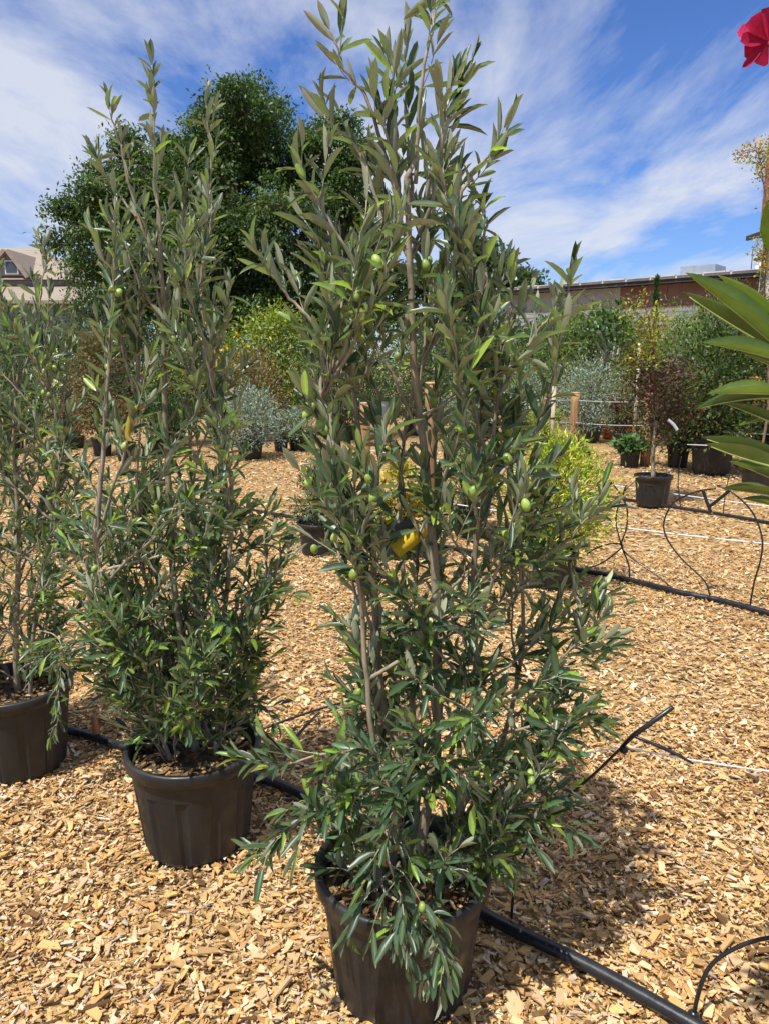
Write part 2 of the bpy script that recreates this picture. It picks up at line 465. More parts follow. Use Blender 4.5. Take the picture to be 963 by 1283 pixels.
# ------------------------------------------------------------------ pots
def lathe(profile, seg=48, flute=None):
    """profile: (radius, z); flute(k, i) gives a radius factor"""
    b = Buf(); v = []; t = []
    n = len(profile)
    for i, (r, z) in enumerate(profile):
        for k in range(seg):
            a = 2 * math.pi * k / seg
            f = flute(k, i) if flute else 1
            v.append((r * f * math.cos(a), r * f * math.sin(a), z))
    for i in range(n - 1):
        for k in range(seg):
            k2 = (k + 1) % seg
            a0, b0, a1, b1 = i * seg + k, i * seg + k2, (i + 1) * seg + k, (i + 1) * seg + k2
            t += [(a0, b0, b1), (a0, b1, a1)]
    return np.array(v), np.array(t)
def make_pot(root, r, h, rb=None, seg=96, dry=(.09, .055, .03), mat=None, chips=True):
    """pot body (> rim) and soil under the thing's root, which stands at the pot's foot"""
    org = ORG[root.name]; rb = rb or r * .80
    mat = mat or M_POT
    zr = h - .045 * h / .33
    wall = lambda z: rb + (r * .965 - rb) * z / h
    fl = (lambda k, i: 1.0 - (.040 if (1 <= i <= 4 and (k % 8) in (0, 1)) else 0)) if seg >= 48 else None
    prof = [(rb * .96, -.004), (rb, .02 * h), (wall(.12 * h), .12 * h), (wall(.5 * h), .5 * h), (wall(.84 * h), .84 * h), (wall(.875 * h), .875 * h), (wall(zr), zr + .004)]
    v, t = lathe(prof, seg, fl)
    b = Buf().add(v + org, t)
    # floor of the pot
    k0 = np.arange(seg); c = np.vstack([v[:seg], [(0, 0, -.004)]])
    b.add(c + org, [(seg, (i + 1) % seg, i) for i in k0])
    body = b.build('pot', mat, root, smooth=seg < 48)
    t_ = .012 * r / .21
    rp = [(wall(zr) * .995, zr), (r * .985, zr - .001), (r + .004, zr + .006 * h / .33), (r + .006, h - .006), (r + .003, h), (r - t_ * .6, h + .001), (r - t_, h - .006), (r - t_ * 1.4, h - .10 * h / .33)]
    v, t = lathe(rp, seg)
    rm = Buf().add(v + org, t).build('rim', mat, body)
    # soil
    zs = h - .055 * h / .33
    sb = Buf(); rs = r - t_ * 1.35
    rings = [0, .35, .7, 1.0]; sv = []; st = []
    sv.append((0, 0, zs + .012))
    for rr in rings[1:]:
        for k in range(24):
            a = 2 * math.pi * k / 24
            sv.append((rs * rr * math.cos(a), rs * rr * math.sin(a), zs + .012 * (1 - rr) + (rng.uniform(-.006, .006) if rr < 1 else 0)))
    for k in range(24):
        k2 = (k + 1) % 24
        st.append((0, 1 + k, 1 + k2))
        for i in range(2):
            a0, b0, a1, b1 = 1 + 24 * i + k, 1 + 24 * i + k2, 25 + 24 * i + k, 25 + 24 * i + k2
            st += [(a0, a1, b1), (a0, b1, b0)]
    sb.add(np.array(sv) + org, st, dry)
    if chips:
        n = 420
        a = rng.uniform(0, 6.283, n); rr = np.sqrt(rng.uniform(0, 1, n)) * rs * .96
        P = np.stack([rr * np.cos(a), rr * np.sin(a), zs + rng.uniform(0, .014, n)], -1) + org
        A, Nn = chip_frames(n, .3); ln = rng.uniform(.008, .035, n)
        tv, tt = CHIPS[2]; tv = tv.copy(); tv[:, 2] *= .12
        cc = chip_cols(n) * np.where(rng.uniform(0, 1, (n, 1)) < .7, .32, .8)
        sb.scatter((tv, tt), P, A, Nn, ln, ln * rng.uniform(.3, .7, n), cc)
    sb.build('soil', M_SOIL, root, smooth=False)
    return zs

# ------------------------------------------------------------------ olive trees
def perp(d):
    r = rng.standard_normal(3); r -= d * np.dot(r, d); return r / np.linalg.norm(r)
class Olive:
    def __init__(self):
        self.stem, self.twig = Buf(), Buf()
        self.P, self.A, self.N, self.Ln, self.W, self.C = [], [], [], [], [], []
        self.fr = []
    def leaf(self, p, d, az, spread, ln, young=0.0, droop=0.0):
        a = unit(d * math.cos(spread) + az * math.sin(spread) + np.array([0, 0, -droop]))
        n = d - a * np.dot(d, a)                      # upper side faces the shoot's tip
        k_ = float(np.clip(d[2] * 1.3, 0, 1))          # on drooping or level shoots the blades turn their upper side to the sky
        n = unit(n) * (.15 + .85 * k_) + .34 * rng.standard_normal(3) + np.array([0, 0, 1.15 - .75 * k_])
        n -= a * np.dot(n, a)
        self.P.append(p); self.A.append(a); self.N.append(unit(n)); self.Ln.append(ln); self.W.append(ln * rng.uniform(.165, .265))
        base = np.array((.060, .100, .050)) if rng.uniform() > young else np.array((.17, .25, .045))
        self.C.append(base * (1 + .26 * rng.standard_normal()) * (1 + .06 * rng.standard_normal(3)))
    def twigs(self, pts, sides=4, r0=.0016, r1=.0007, lf=(.045, .075), gap=.027, start=.12, young=.1, droop=0.0, fruit=.0):
        """a leafy twig along pts with crossed opposite leaf pairs"""
        pts = np.asarray(pts); n = len(pts)
        self.twig.tube(pts, np.linspace(r0, r1, n), sides, (.36, .34, .23))
        seg = np.linalg.norm(np.diff(pts, axis=0), axis=1); s = np.concatenate([[0], np.cumsum(seg)]); tot = s[-1]
        az = perp(unit(pts[-1] - pts[0])); u = start * tot; k = 0
        while u < tot:
            p = np.array([np.interp(u, s, pts[:, i]) for i in range(3)])
            i = min(int(np.searchsorted(s, u)), n - 1); d = unit(pts[i] - pts[max(i - 1, 0)] if i > 0 else pts[1] - pts[0])
            az = az - d * np.dot(az, d); az = unit(az)
            if k % 2: b = np.cross(d, az)
            else: b = az
            f = u / tot
            for sg in (1, -1):
                if rng.uniform() < .82:
                    self.leaf(p + d * rng.uniform(-.004, .004), d, unit(sg * b + .35 * rng.standard_normal(3)), rng.uniform(.35, 1.15) * (1.15 - .45 * f), rng.uniform(lf[0] * .8, lf[1]) * (1.0 if f < .85 else .8), young * (.3 + f), droop)
            if fruit and rng.uniform() < fruit:
                for _ in range(1 + (rng.uniform() < .3)):
                    self.fr.append(p + .010 * unit(rng.standard_normal(3)) * (1 + _) + np.array([0, 0, -.013]))
            u += gap * rng.uniform(.8, 1.3); k += 1
        d = unit(pts[-1] - pts[-2])
        for j in range(2):
            self.leaf(pts[-1], d, perp(d), rng.uniform(.08, .3), rng.uniform(*lf) * .85, young * 1.6)
    def shoot(self, poly, r0, r1, tw=(.05, .16), every=.04, start=.25, lf=(.045, .075), up=.55, young=.1, droop=0.0, fruit=.03, stem=True, spread=(.5, .95)):
        """a branch along poly carrying leafy side twigs, with a leafy tip"""
        P = spline(poly, max(8, int(6 * len(poly))))
        wob = np.cumsum(rng.standard_normal(P.shape) * .0022, axis=0); wob[0] = 0
        P = P + wob
        n = len(P)
        (self.stem if stem else self.twig).tube(P, np.linspace(r0, r1, n), 6 if stem else 5, np.array((.31, .265, .19)) * rng.uniform(.8, 1.15))
        seg = np.linalg.norm(np.diff(P, axis=0), axis=1); s = np.concatenate([[0], np.cumsum(seg)]); tot = s[-1]
        u = start * tot; az = None
        while u < tot * .97:
            p = np.array([np.interp(u, s, P[:, i]) for i in range(3)])
            i = min(max(int(np.searchsorted(s, u)), 1), n - 1); d = unit(P[i] - P[i - 1])
            az = perp(d)
            ang = rng.uniform(*spread)
            tl = rng.uniform(*tw) * (1.0 if u < .75 * tot else .65)
            dd = unit(d * math.cos(ang) + az * math.sin(ang) + np.array([0, 0, up * .5]))
            tip = p + dd * tl + np.array([0, 0, (up * .25 - droop * .8) * tl])
            self.twigs(spline([p, p + dd * tl * .5, tip], 6), lf=lf, young=young, droop=droop * .3, fruit=fruit)
            u += every * rng.uniform(.6, 1.5)
        self.twigs(P[int(n * .62):], r0=r1 * 1.1, r1=.0007, lf=lf, young=young, gap=.024, start=.0, fruit=fruit)
    def fill(self, outline, count, Y0, depth, stems, tips_weight, lf, **kw):
        """side shoots whose tips spread through the tree's outline (rows of pixel y, left x, right x)"""
        oy, ol, orr = [np.array(c, float) for c in zip(*outline)]
        for k in range(count):
            py = np.interp(rng.uniform(), np.linspace(0, 1, len(tips_weight)), tips_weight)
            l, r = np.interp(py, oy, ol), np.interp(py, oy, orr)
            u = rng.uniform(-1, 1); u = np.sign(u) * abs(u) ** .75
            dy = rng.uniform(-1, 1) * math.sqrt(max(0, 1 - u * u * .8)) * depth
            tip = at((l + r) / 2 + u * (r - l) / 2 * .93, py, Y0 + dy)
            st = stems[int(rng.integers(len(stems)))]
            st = min((stems[int(i)] for i in rng.integers(0, len(stems), 3)), key=lambda q: np.min(np.linalg.norm(q[:, :2] - tip[:2], axis=1)))
            rise = rng.uniform(.12, .42)
            zt = tip[2] - rise
            j = int(np.argmin(np.abs(st[:, 2] - zt))); base = st[j]
            mid = base * .45 + tip * .55; mid[2] -= rise * rng.uniform(-.05, .14); 
            dist = np.linalg.norm(tip - base)
            self.shoot([base, mid, tip], .0022 + .006 * dist, .0014, start=.3, lf=lf, stem=False, **kw)
    def finish(self, root, n_single, n_twigless=0):
        trunk = self.stem.build('trunk', M_BARK, root)
        crown = self.twig.build('crown', M_BARK, root)
        org = ORG[root.name]
        P, A, Nn, Ln, W, C = [np.array(a) for a in (self.P, self.A, self.N, self.Ln, self.W, self.C)]
        C = np.clip(C, .01, .6)
        view = unit(P - np.array([0, 0, H_CAM])); z = zcam(P)
        ok = (np.abs((P[:, 0] / z) * F) < 490)
        score = Ln * W * (np.abs(np.sum(Nn * view, 1)) + .25) / z ** 3 * ok
        order = np.argsort(-score); single = order[:n_single]; rest = order[n_single:]
        b = Buf()
        for k in range(4):
            i = rest[k::4]
            b.scatter(OLIVE_T[k], P[i], A[i], Nn[i], Ln[i], W[i], C[i], rib=1.5)
        fo = b.build('foliage', M_OLIVE, crown); fo['kind'] = 'stuff'
        for i in single:
            o = bpy.data.objects.new('leaf', OLEAF[int(rng.integers(len(OLEAF)))]); COL.objects.link(o); o.parent = crown
            o.matrix_basis = basis(P[i], A[i], Nn[i], W[i], Ln[i], org)
        for p in self.fr:
            o = bpy.data.objects.new('olive_fruit', OFRUIT[int(rng.integers(len(OFRUIT)))]); COL.objects.link(o); o.parent = crown
            o.location = p - org; s = rng.uniform(.85, 1.2); o.scale = (s, s, s); o.rotation_euler = (rng.uniform(-.6, .6), rng.uniform(-.6, .6), 0)
        print('olive leaves', len(P), 'fruit', len(self.fr))
OLEAF = []
for k in range(24):
    tv, tt = OLIVE_T[k % 4]
    base = np.array((.060, .100, .050)) if k % 9 else np.array((.13, .21, .045))
    OLEAF.append(Buf().add(tv, tt, np.clip(base * (1 + .26 * rng.standard_normal()) * (1 + .06 * rng.standard_normal(3)), .01, .5)[None] * np.where(np.abs(tv[:, 0:1]) < 1e-6, 1.5, .93)).mesh('leaf', M_OLIVE))
OFRUIT = []
for k in range(4):
    v, t = lathe([(.0004, -.0120), (.0046, -.0100), (.0078, -.0052), (.0086, .0005), (.0072, .0066), (.0042, .0104), (.0004, .0122)], 10)
    OFRUIT.append(Buf().add(v, t, np.array((.27, .37, .075)) * rng.uniform(.8, 1.25)).mesh('olive_fruit', M_FRUIT))

def stems_from(tree, lists, Y0):
    out = []
    for base, pix, r0, r1 in lists:
        pts = [base] + [at(px, py, Y0 + dy) for (px, py, dy) in pix]
        P = spline(pts, 30); P[1:-1] += np.cumsum(rng.standard_normal((28, 3)) * .0015, axis=0)
        tree.stem.tube(P, np.linspace(r0, r1, 30), 8, np.array((.27, .225, .155)) * rng.uniform(.85, 1.15))
        out.append(P)
    return out

# --- the front tree, over the near pot
POT_R, POT_H = .212, .335
YA = 1.63
rA = thing('potted_olive_tree', 'largest bushy olive tree with many green olives, its black pot beside a leaning drip tube', 'olive tree', (.045, YA, 0.0), 'potted olive trees standing in a row')
zs = make_pot(rA, POT_R, POT_H)
oA = Olive()
c0 = np.array([.045, YA, zs])
sA = stems_from(oA, [
    (c0 + (-.03, .05, -.02), [(503, 960, .05), (482, 880, .05), (470, 740, .04), (462, 640, .03), (447, 540, .02), (425, 420, 0)], .013, .004),
    (c0 + (.03, .03, -.02), [(545, 960, .03), (548, 800, .04), (540, 640, .03), (525, 480, .02), (518, 320, .0), (520, 200, -.02)], .014, .005),
    (c0 + (.07, -.02, -.02), [(590, 980, 0), (600, 860, 0), (595, 720, .02), (612, 600, 0), (625, 480, 0)], .011, .004),
    (c0 + (-.06, -.03, -.02), [(470, 1000, -.05), (455, 860, -.08), (440, 720, -.08), (415, 600, -.06), (405, 500, -.04)], .008, .003),
    (c0 + (.09, .03, -.02), [(600, 1010, .05), (640, 880, .08), (655, 760, .08), (640, 640, .08)], .009, .003),
    (c0 + (.02, .09, -.02), [(520, 980, .12), (510, 800, .16), (500, 640, .16), (515, 500, .12), (560, 380, .08)], .009, .003),
], YA)
def px(poly, Y0): return [at(a, b, Y0 + c) for (a, b, c) in poly]
LFA = (.05, .09)
TOP = dict(tw=(.03, .09), every=.075, start=.18, lf=LFA, up=.8, young=.04, spread=(.3, .7), fruit=.0)
for poly in (
    [(520, 230, 0), (528, 130, -.01), (534, 40, -.01), (537, 8, -.01)],
    [(500, 250, 0), (470, 150, -.02), (430, 85, -.03), (410, 45, -.03)],
    [(505, 260, .02), (497, 150, .03), (496, 80, .03)],
    [(512, 280, -.03), (480, 200, -.05), (468, 130, -.06)],
    [(525, 290, -.03), (548, 210, -.05), (556, 130, -.05)],
    [(518, 260, .05), (515, 150, .07), (512, 60, .08)],
    [(530, 260, 0), (556, 170, .02), (572, 110, .02), (578, 90, .02)],
    [(560, 300, 0), (590, 225, .0), (620, 185, -.01), (640, 165, -.01)],
    [(490, 320, 0), (455, 200, .04), (428, 160, .04), (408, 138, .04)],
    [(470, 380, 0), (430, 290, -.02), (402, 240, -.03), (388, 222, -.03)],
    [(440, 470, 0), (395, 400, -.03), (360, 355, -.04), (345, 330, -.04)],
    [(425, 430, 0), (400, 330, .02), (385, 280, .02)],
    [(600, 420, 0), (608, 330, .02), (604, 280, .02), (600, 265, .02)],
    [(612, 610, 0), (665, 540, 0), (690, 480, -.01), (700, 400, -.01), (708, 345, -.01)],
    [(622, 500, 0), (655, 430, .02), (680, 390, .02)],
    [(620, 480, .05), (632, 400, .06), (636, 350, .06)],
    [(515, 330, 0), (540, 260, .06), (552, 215, .07)],
    [(515, 330, 0), (475, 260, .08), (462, 215, .09)],
):
    oA.shoot(px(poly, YA), .0045, .0016, **TOP)
for poly, kw in (
    ([(600, 720, .05), (690, 690, .02), (735, 640, .0), (748, 622, 0)], {}),
    ([(600, 900, 0), (680, 850, -.02), (735, 800, -.03), (765, 770, -.03)], {}),
    ([(600, 930, 0), (690, 900, -.04), (750, 905, -.04)], {}),
    ([(600, 860, 0), (690, 790, .06), (745, 745, .08)], {}),
    ([(470, 950, -.05), (420, 935, -.12), (360, 945, -.16), (318, 935, -.17)], {}),
    ([(480, 1010, -.05), (420, 1010, -.14), (360, 1050, -.2), (328, 1078, -.22)], dict(droop=.5)),
    ([(500, 1080, -.1), (490, 1110, -.2), (540, 1150, -.26), (565, 1205, -.27)], dict(droop=.7)),
    ([(520, 1080, -.1), (480, 1060, -.2), (500, 1130, -.25), (495, 1165, -.26)], dict(droop=.6)),
    ([(480, 1040, -.05), (430, 1010, -.16), (390, 1010, -.22)], dict(droop=.2)),
    ([(580, 1020, 0), (640, 1010, -.06), (690, 1000, -.08), (705, 1040, -.08)], dict(droop=.3)),
    ([(480, 1030, -.1), (500, 1000, -.2), (470, 1040, -.28)], dict(droop=.3)),
    ([(540, 1000, 0), (560, 960, -.15), (590, 985, -.22)], dict(droop=.3)),
    ([(560, 1060, -.05), (620, 1050, -.12), (650, 1090, -.14)], dict(droop=.4)),
):
    k2 = dict(tw=(.04, .12), every=.03, start=.25, lf=(.05, .08), up=.2, young=.12, fruit=.03); k2.update(kw)
    oA.shoot(px(poly, YA), .004, .0015, **k2)
outA = [(180, 440, 590), (260, 410, 610), (340, 385, 640), (400, 365, 660), (500, 365, 690), (600, 385, 705), (700, 400, 735), (800, 425, 745), (880, 400, 745), (950, 385, 735), (1010, 375, 700), (1080, 400, 650), (1110, 430, 610)]
oA.fill(outA, 46, YA, .24, sA, [200, 300, 400, 480, 560, 620], LFA, tw=(.03, .10), every=.075, up=.6, young=.07, fruit=.085, spread=(.35, .8))
oA.fill(outA, 70, YA, .27, sA[:], [600, 700, 800, 880, 960, 1040, 1085], (.05, .08), tw=(.04, .12), every=.046, up=.25, young=.10, droop=.12, fruit=.02)
oA.finish(rA, 300)

# --- the middle tree
YB = 2.22
pb = at(243, 935, YB)
rB = thing('potted_olive_tree', 'slender olive tree with a bright light green sprout over its black pot rim', 'olive tree', (pb[0], YB, 0.0), 'potted olive trees standing in a row')
zs = make_pot(rB, POT_R, POT_H)
oB = Olive()
c0 = np.array([pb[0], YB, zs])
sB = stems_from(oB, [
    (c0 + (0, .03, -.02), [(235, 860, 0), (222, 740, 0), (212, 600, 0), (206, 480, 0), (204, 360, 0), (196, 250, 0)], .014, .004),
    (c0 + (.07, 0, -.02), [(275, 840, 0), (285, 720, 0), (290, 600, 0), (268, 480, 0), (252, 360, 0)], .010, .003),
    (c0 + (-.06, -.03, -.02), [(190, 900, -.04), (150, 840, -.08), (130, 760, -.08), (120, 690, -.06)], .008, .003),
    (c0 + (.03, .08, -.02), [(250, 850, .1), (245, 700, .12), (240, 560, .1), (235, 430, .06)], .009, .003),
    (c0 + (-.03, .05, -.02), [(215, 850, .06), (180, 720, .08), (170, 600, .06), (172, 500, .04)], .008, .003),
], YB)
TB = dict(TOP); TB.update(lf=(.05, .08))
for poly in (
    [(204, 380, 0), (192, 230, 0), (185, 130, 0), (178, 85, 0)],
    [(206, 400, 0), (170, 240, -.02), (148, 170, -.03), (137, 130, -.03)],
    [(252, 380, 0), (262, 240, .02), (263, 160, .02), (263, 125, .02)],
    [(190, 300, 0), (150, 240, .03), (125, 195, .03)],
    [(206, 420, 0), (165, 330, 0), (138, 275, 0)],
    [(250, 360, 0), (268, 290, 0), (272, 250, 0)],
    [(206, 460, 0), (165, 410, -.03), (140, 355, -.04)],
    [(215, 430, 0), (222, 300, .05), (225, 210, .06)],
    [(265, 460, 0), (285, 410, 0), (290, 370, 0)],
    [(170, 600, 0), (125, 610, -.03), (100, 580, -.04)],
):
    oB.shoot(px(poly, YB), .0045, .0015, **TB)
for poly, kw in (
    ([(230, 900, -.05), (250, 890, -.16), (240, 905, -.2)], dict(young=1.0, lf=(.06, .085), tw=(.04, .07), every=.03)),
    ([(280, 890, 0), (320, 880, -.06), (345, 905, -.08)], {}),
    ([(150, 820, -.08), (100, 800, -.12), (75, 830, -.14)], dict(droop=.4)),
    ([(280, 760, 0), (335, 720, -.03), (365, 690, -.03)], {}),
):
    k2 = dict(tw=(.04, .11), every=.03, start=.25, lf=(.045, .07), up=.2, young=.12, fruit=.01); k2.update(kw)
    oB.shoot(px(poly, YB), .004, .0015, **k2)
outB = [(180, 150, 265), (260, 135, 275), (340, 130, 285), (420, 140, 300), (500, 140, 320), (580, 110, 340), (660, 85, 362), (740, 78, 365), (800, 90, 350), (860, 110, 335), (910, 150, 325)]
oB.fill(outB, 30, YB, .22, sB, [240, 330, 420, 500, 580], (.05, .085), tw=(.03, .10), every=.075, up=.7, young=.10, fruit=.015, spread=(.35, .8))
oB.fill(outB, 98, YB, .32, sB, [560, 640, 700, 760, 820, 880], (.05, .08), tw=(.05, .13), every=.046, up=.3, young=.14, droop=.1, fruit=.006)
oB.finish(rB, 260)

# --- the third tree, cut by the picture's edge
YC = 2.68
pc = at(17, 865, YC)
rC = thing('potted_olive_tree', 'shorter olive tree with a drooping sprig hanging down the side of its black pot', 'olive tree', (pc[0], YC, 0.0), 'potted olive trees standing in a row')
zs = make_pot(rC, POT_R, POT_H)
oC = Olive()
c0 = np.array([pc[0], YC, zs])
sC = stems_from(oC, [
    (c0 + (0, .03, -.02), [(20, 800, 0), (25, 680, 0), (20, 560, 0), (28, 450, 0)], .014, .004),
    (c0 + (.06, 0, -.02), [(40, 790, -.04), (60, 690, -.04), (70, 580, -.04), (62, 480, 0)], .009, .003),
    (c0 + (-.06, 0, -.02), [(-20, 790, 0), (-40, 680, 0), (-40, 560, 0), (-30, 450, 0)], .010, .003),
], YC)
for poly in (
    [(28, 480, 0), (45, 400, 0), (52, 340, 0), (50, 310, 0)],
    [(25, 460, 0), (8, 390, 0), (0, 335, 0)],
    [(62, 480, 0), (78, 440, 0), (85, 405, 0)],
    [(62, 500, 0), (60, 430, 0), (68, 375, 0)],
    [(-30, 450, 0), (-35, 390, 0), (-40, 340, 0)],
):
    oC.shoot(px(poly, YC), .004, .0015, **TB)
oC.shoot(px([(45, 790, -.05), (70, 800, -.14), (75, 850, -.2), (70, 925, -.22)], YC), .003, .0012, tw=(.03, .07), every=.03, start=.3, lf=(.04, .065), up=0, droop=.6, young=.15)
outC = [(340, -50, 70), (420, -70, 95), (500, -80, 105), (600, -85, 110), (700, -90, 115), (780, -85, 95), (840, -70, 85)]
oC.fill(outC, 30, YC, .28, sC, [380, 450, 520, 580], (.05, .08), tw=(.04, .11), every=.06, up=.6, young=.08, fruit=.03, spread=(.35, .8))
oC.fill(outC, 60, YC, .32, sC, [560, 640, 720, 780, 825], (.05, .078), tw=(.05, .13), every=.048, up=.3, young=.12, droop=.15, fruit=.01)
oC.finish(rC, 150)

# ------------------------------------------------------------------ oleander at the right edge
rO = thing('potted_oleander', 'oleander with long glossy pointed leaves and a pink flower above', 'oleander', (1.02, 1.12, 0))
zs = make_pot(rO, .20, .32)
ob = Buf()
c0 = np.array([1.02, 1.12, zs])
YO = 1.02
stO = []
for pts, r0 in (
    ([c0 + (-.02, 0, 0), (.90, 1.08, .8), (.72, 1.04, 1.2), tuple(at(985, 440, YO)), tuple(at(985, 330, YO))], .008),
    ([c0 + (0, 0, 0), (.94, 1.07, .9), (.78, 1.03, 1.5), (.64, 1.0, 1.85), tuple(at(968, 60, YO))], .008),
    ([c0 + (.03, .02, 0), (1.05, 1.1, .8), (1.05, 1.1, 1.4), (1.0, 1.1, 1.8)], .007),
    ([c0 + (.0, -.04, 0), (.95, 1.0, .7), (.80, .96, 1.0), tuple(at(990, 560, YO))], .007),
):
    P = spline(pts, 24); ob.tube(P, np.linspace(r0, .003, 24), 7, (.20, .22, .12)); stO.append(P)
ob.build('stem', M_BARK, rO)
def big_leaf(base, tip, width, up, col, curl=1):
    base, tip = np.asarray(base, float), np.asarray(tip, float); d = tip - base; ln = np.linalg.norm(d)
    n = np.asarray(up, float); n = n - d * np.dot(n, d) / ln ** 2
    tv, tt = OLEANDER_T[curl]
    b = Buf().scatter((tv, tt), [base - ORG[rO.name]], [d / ln], [unit(n)], [ln], [width], [col])
    lf = bpy.data.objects.new('leaf', b.mesh('leaf', M_BIGLEAF)); COL.objects.link(lf); lf.parent = rO
    # pale raised midrib
    ys_ = np.linspace(.0, .93, 10); c_ = (-.16, -.04, .08)[curl]
    A = unit(d); X = unit(np.cross(A, unit(n))); Z = np.cross(X, A)
    mid = base + A * (ys_ * ln)[:, None] + Z * (c_ * ys_ ** 2 * ln)[:, None]
    Buf().tube(mid, np.linspace(.0019, .0006, 10), 5, (.50, .55, .22)).build('midrib', M_BIGLEAF, lf, org=ORG[rO.name])
GR1, GR2, GR3 = (.085, .14, .022), (.13, .19, .035), (.05, .10, .04)
for bx_, by_, tx, ty, w, up, col, curl, dz in (
    (992, 452, 864, 336, .036, (-.35, -.5, .8), GR1, 1, 0),
    (996, 430, 902, 340, .030, (-.3, -.3, .9), GR2, 1, .05),
    (985, 330, 958, 255, .030, (-.8, -.5, .3), GR2, 1, 0),
    (990, 455, 882, 424, .032, (0, -.6, .8), GR1, 1, -.03),
    (992, 450, 848, 378, .014, (.3, .2, .9), GR2, 2, .05),
    (996, 420, 900, 395, .022, (0, -.2, .9), GR2, 2, .06),
    (990, 500, 872, 490, .024, (0, .1, .9), GR3, 0, .0),
    (988, 495, 888, 488, .026, (0, -.4, .9), GR2, 1, -.05),
    (990, 540, 905, 500, .026, (-.3, -.2, .9), GR3, 1, .02),
    (990, 575, 876, 560, .016, (0, .2, .9), GR2, 2, -.02),
    (992, 520, 925, 530, .020, (0, -.2, .9), GR1, 1, .05),
    (992, 590, 880, 570, .016, (0, .1, .9), GR2, 2, -.06),
    (990, 610, 915, 575, .024, (-.2, -.4, .9), GR1, 1, .03),
    (985, 625, 905, 608, .020, (0, -.2, .9), GR2, 1, -.02),
    (990, 470, 930, 440, .026, (0, -.5, .9), GR2, 1, .08),
    (992, 640, 930, 622, .020, (0, -.3, .9), GR1, 1, .03),
):
    w *= 1.0 if ty < 400 else .72
    big_leaf(at(bx_, by_, YO + dz * .5), at(tx, ty, YO + dz - .04), w, up, col, curl)
for P in stO:                                            # the rest of the bush, outside the picture
    for k in range(16):
        i = int(rng.integers(9, 24)); b0 = P[i]
        d = unit(np.array([abs(rng.standard_normal()) * .9 + .35, rng.standard_normal() * .7, rng.uniform(.1, .9)]))
        if b0[0] < .58: d[0] = abs(d[0]) + .8; d = unit(d)
        big_leaf(b0, b0 + d * rng.uniform(.11, .16), rng.uniform(.02, .03), (0, 0, 1), (GR1, GR2, GR3)[k % 3], k % 3)
# flower
fb = Buf(); fc = at(962, 52, YO)
def petal(tip, w, n, col):
    tv, tt = leaf_template([0, .25, .5, .75, .92, 1], [0, .4, .75, 1.0, .8, 0], .12, .10)
    d = np.asarray(tip) - fc; ln = np.linalg.norm(d)
    fb.scatter((tv, tt), [fc], [d / ln], [unit(n)], [ln], [w], [col])
PK, PD = (.60, .035, .13), (.40, .012, .065)
for tx, ty, w_, n_, c_ in ((921, 44, .026, (-.2, -.8, .5), PK), (924, 55, .020, (-.3, -.9, .2), PD), (930, 34, .022, (-.3, -.7, .6), PD), (938, 22, .024, (-.5, -.8, .2), PK), (950, 13, .024, (.3, -.9, .2), PD),
        (926, 86, .010, (-.3, -.7, -.4), PD), (930, 72, .026, (-.4, -.7, -.3), PD), (945, 80, .028, (.2, -.9, -.4), PK), (985, 20, .032, (.2, -.8, .3), PK), (990, 80, .034, (.2, -.8, -.3), PK), (1000, 50, .03, (.4, -.8, .1), PD)):
    petal(at(tx, ty, YO + rng.uniform(-.012, .012)), w_, n_, c_)
fb.tube(spline([tuple(fc), tuple(at(975, 66, YO)), tuple(stO[1][-1])], 6), .004, 6, (.5, .12, .12))
fo_ = fb.build('flower', M_PETAL, rO); fo_['label'] = 'bright pink oleander flower'

# ------------------------------------------------------------------ irrigation: hoses, drip tubes, wires, posts
def tube_thing(name, pts, r, mat, label, cat, group=None, n=40, sides=8, col=(1, 1, 1)):
    P = spline(pts, n)
    o = Buf().tube(P, r, sides, col).build(name, mat)
    return tag(o, label, cat, group)
HR = .018
h1 = [ground(a, b, HR) for a, b in ((1010, 1362), (880, 1290), (740, 1212), (600, 1142), (470, 1058), (372, 992), (280, 962), (165, 938), (92, 916), (-60, 878))]
tube_thing('irrigation_hose', h1, HR, M_HOSE, 'thick black irrigation hose on the wood chips passing behind the olive pots', 'hose', n=90, sides=14)
h2 = [ground(a, b, HR) for a, b in ((1010, 778), (963, 768), (900, 752), (850, 742), (790, 727), (735, 716), (640, 700), (520, 678), (380, 650), (200, 622))]
tube_thing('irrigation_hose', h2, HR + .002, M_HOSE, 'thick black irrigation hose running past the bright yellow-green shrub', 'hose', n=80, sides=10)
h3 = [ground(a, b, HR) for a, b in ((1010, 664), (963, 655), (900, 644), (835, 634), (760, 622), (640, 604), (500, 590))]
tube_thing('irrigation_hose', h3, HR, M_HOSE, 'black irrigation hose running behind the pot of the purple-leaved tree', 'hose', n=50)
A1, B1 = ground(600, 1142), ground(880, 1290)
A2, B2 = ground(735, 716), ground(963, 768)
A3, B3 = ground(835, 634), ground(963, 655)
def drip(pix, A, B, label, r=.0035, group=None, offs=None, col=(1, 1, 1)):
    pts = [on_plane(a, b, A, B, (offs[i] if offs else 0)) for i, (a, b) in enumerate(pix)]
    return tube_thing('drip_tube', pts, r, M_HOSE, label, 'drip tube', group, n=36, sides=7)
t1 = [on_plane(a, b, A1, B1, o_) for a, b, o_ in ((640, 1150, 0), (643, 1118, .01), (655, 1072, .03), (698, 1012, .06), (752, 962, .08), (792, 922, .09))]
rT = thing('drip_tube', 'thin black drip tube leaning up beside the largest olive pot, its end tied', 'drip tube', t1[0] * (1, 1, 0))
Buf().tube(spline(t1, 40), .0038, 8).build('tube', M_HOSE, rT)
e0, e1 = t1[-1], on_plane(842, 886, A1, B1, .10)
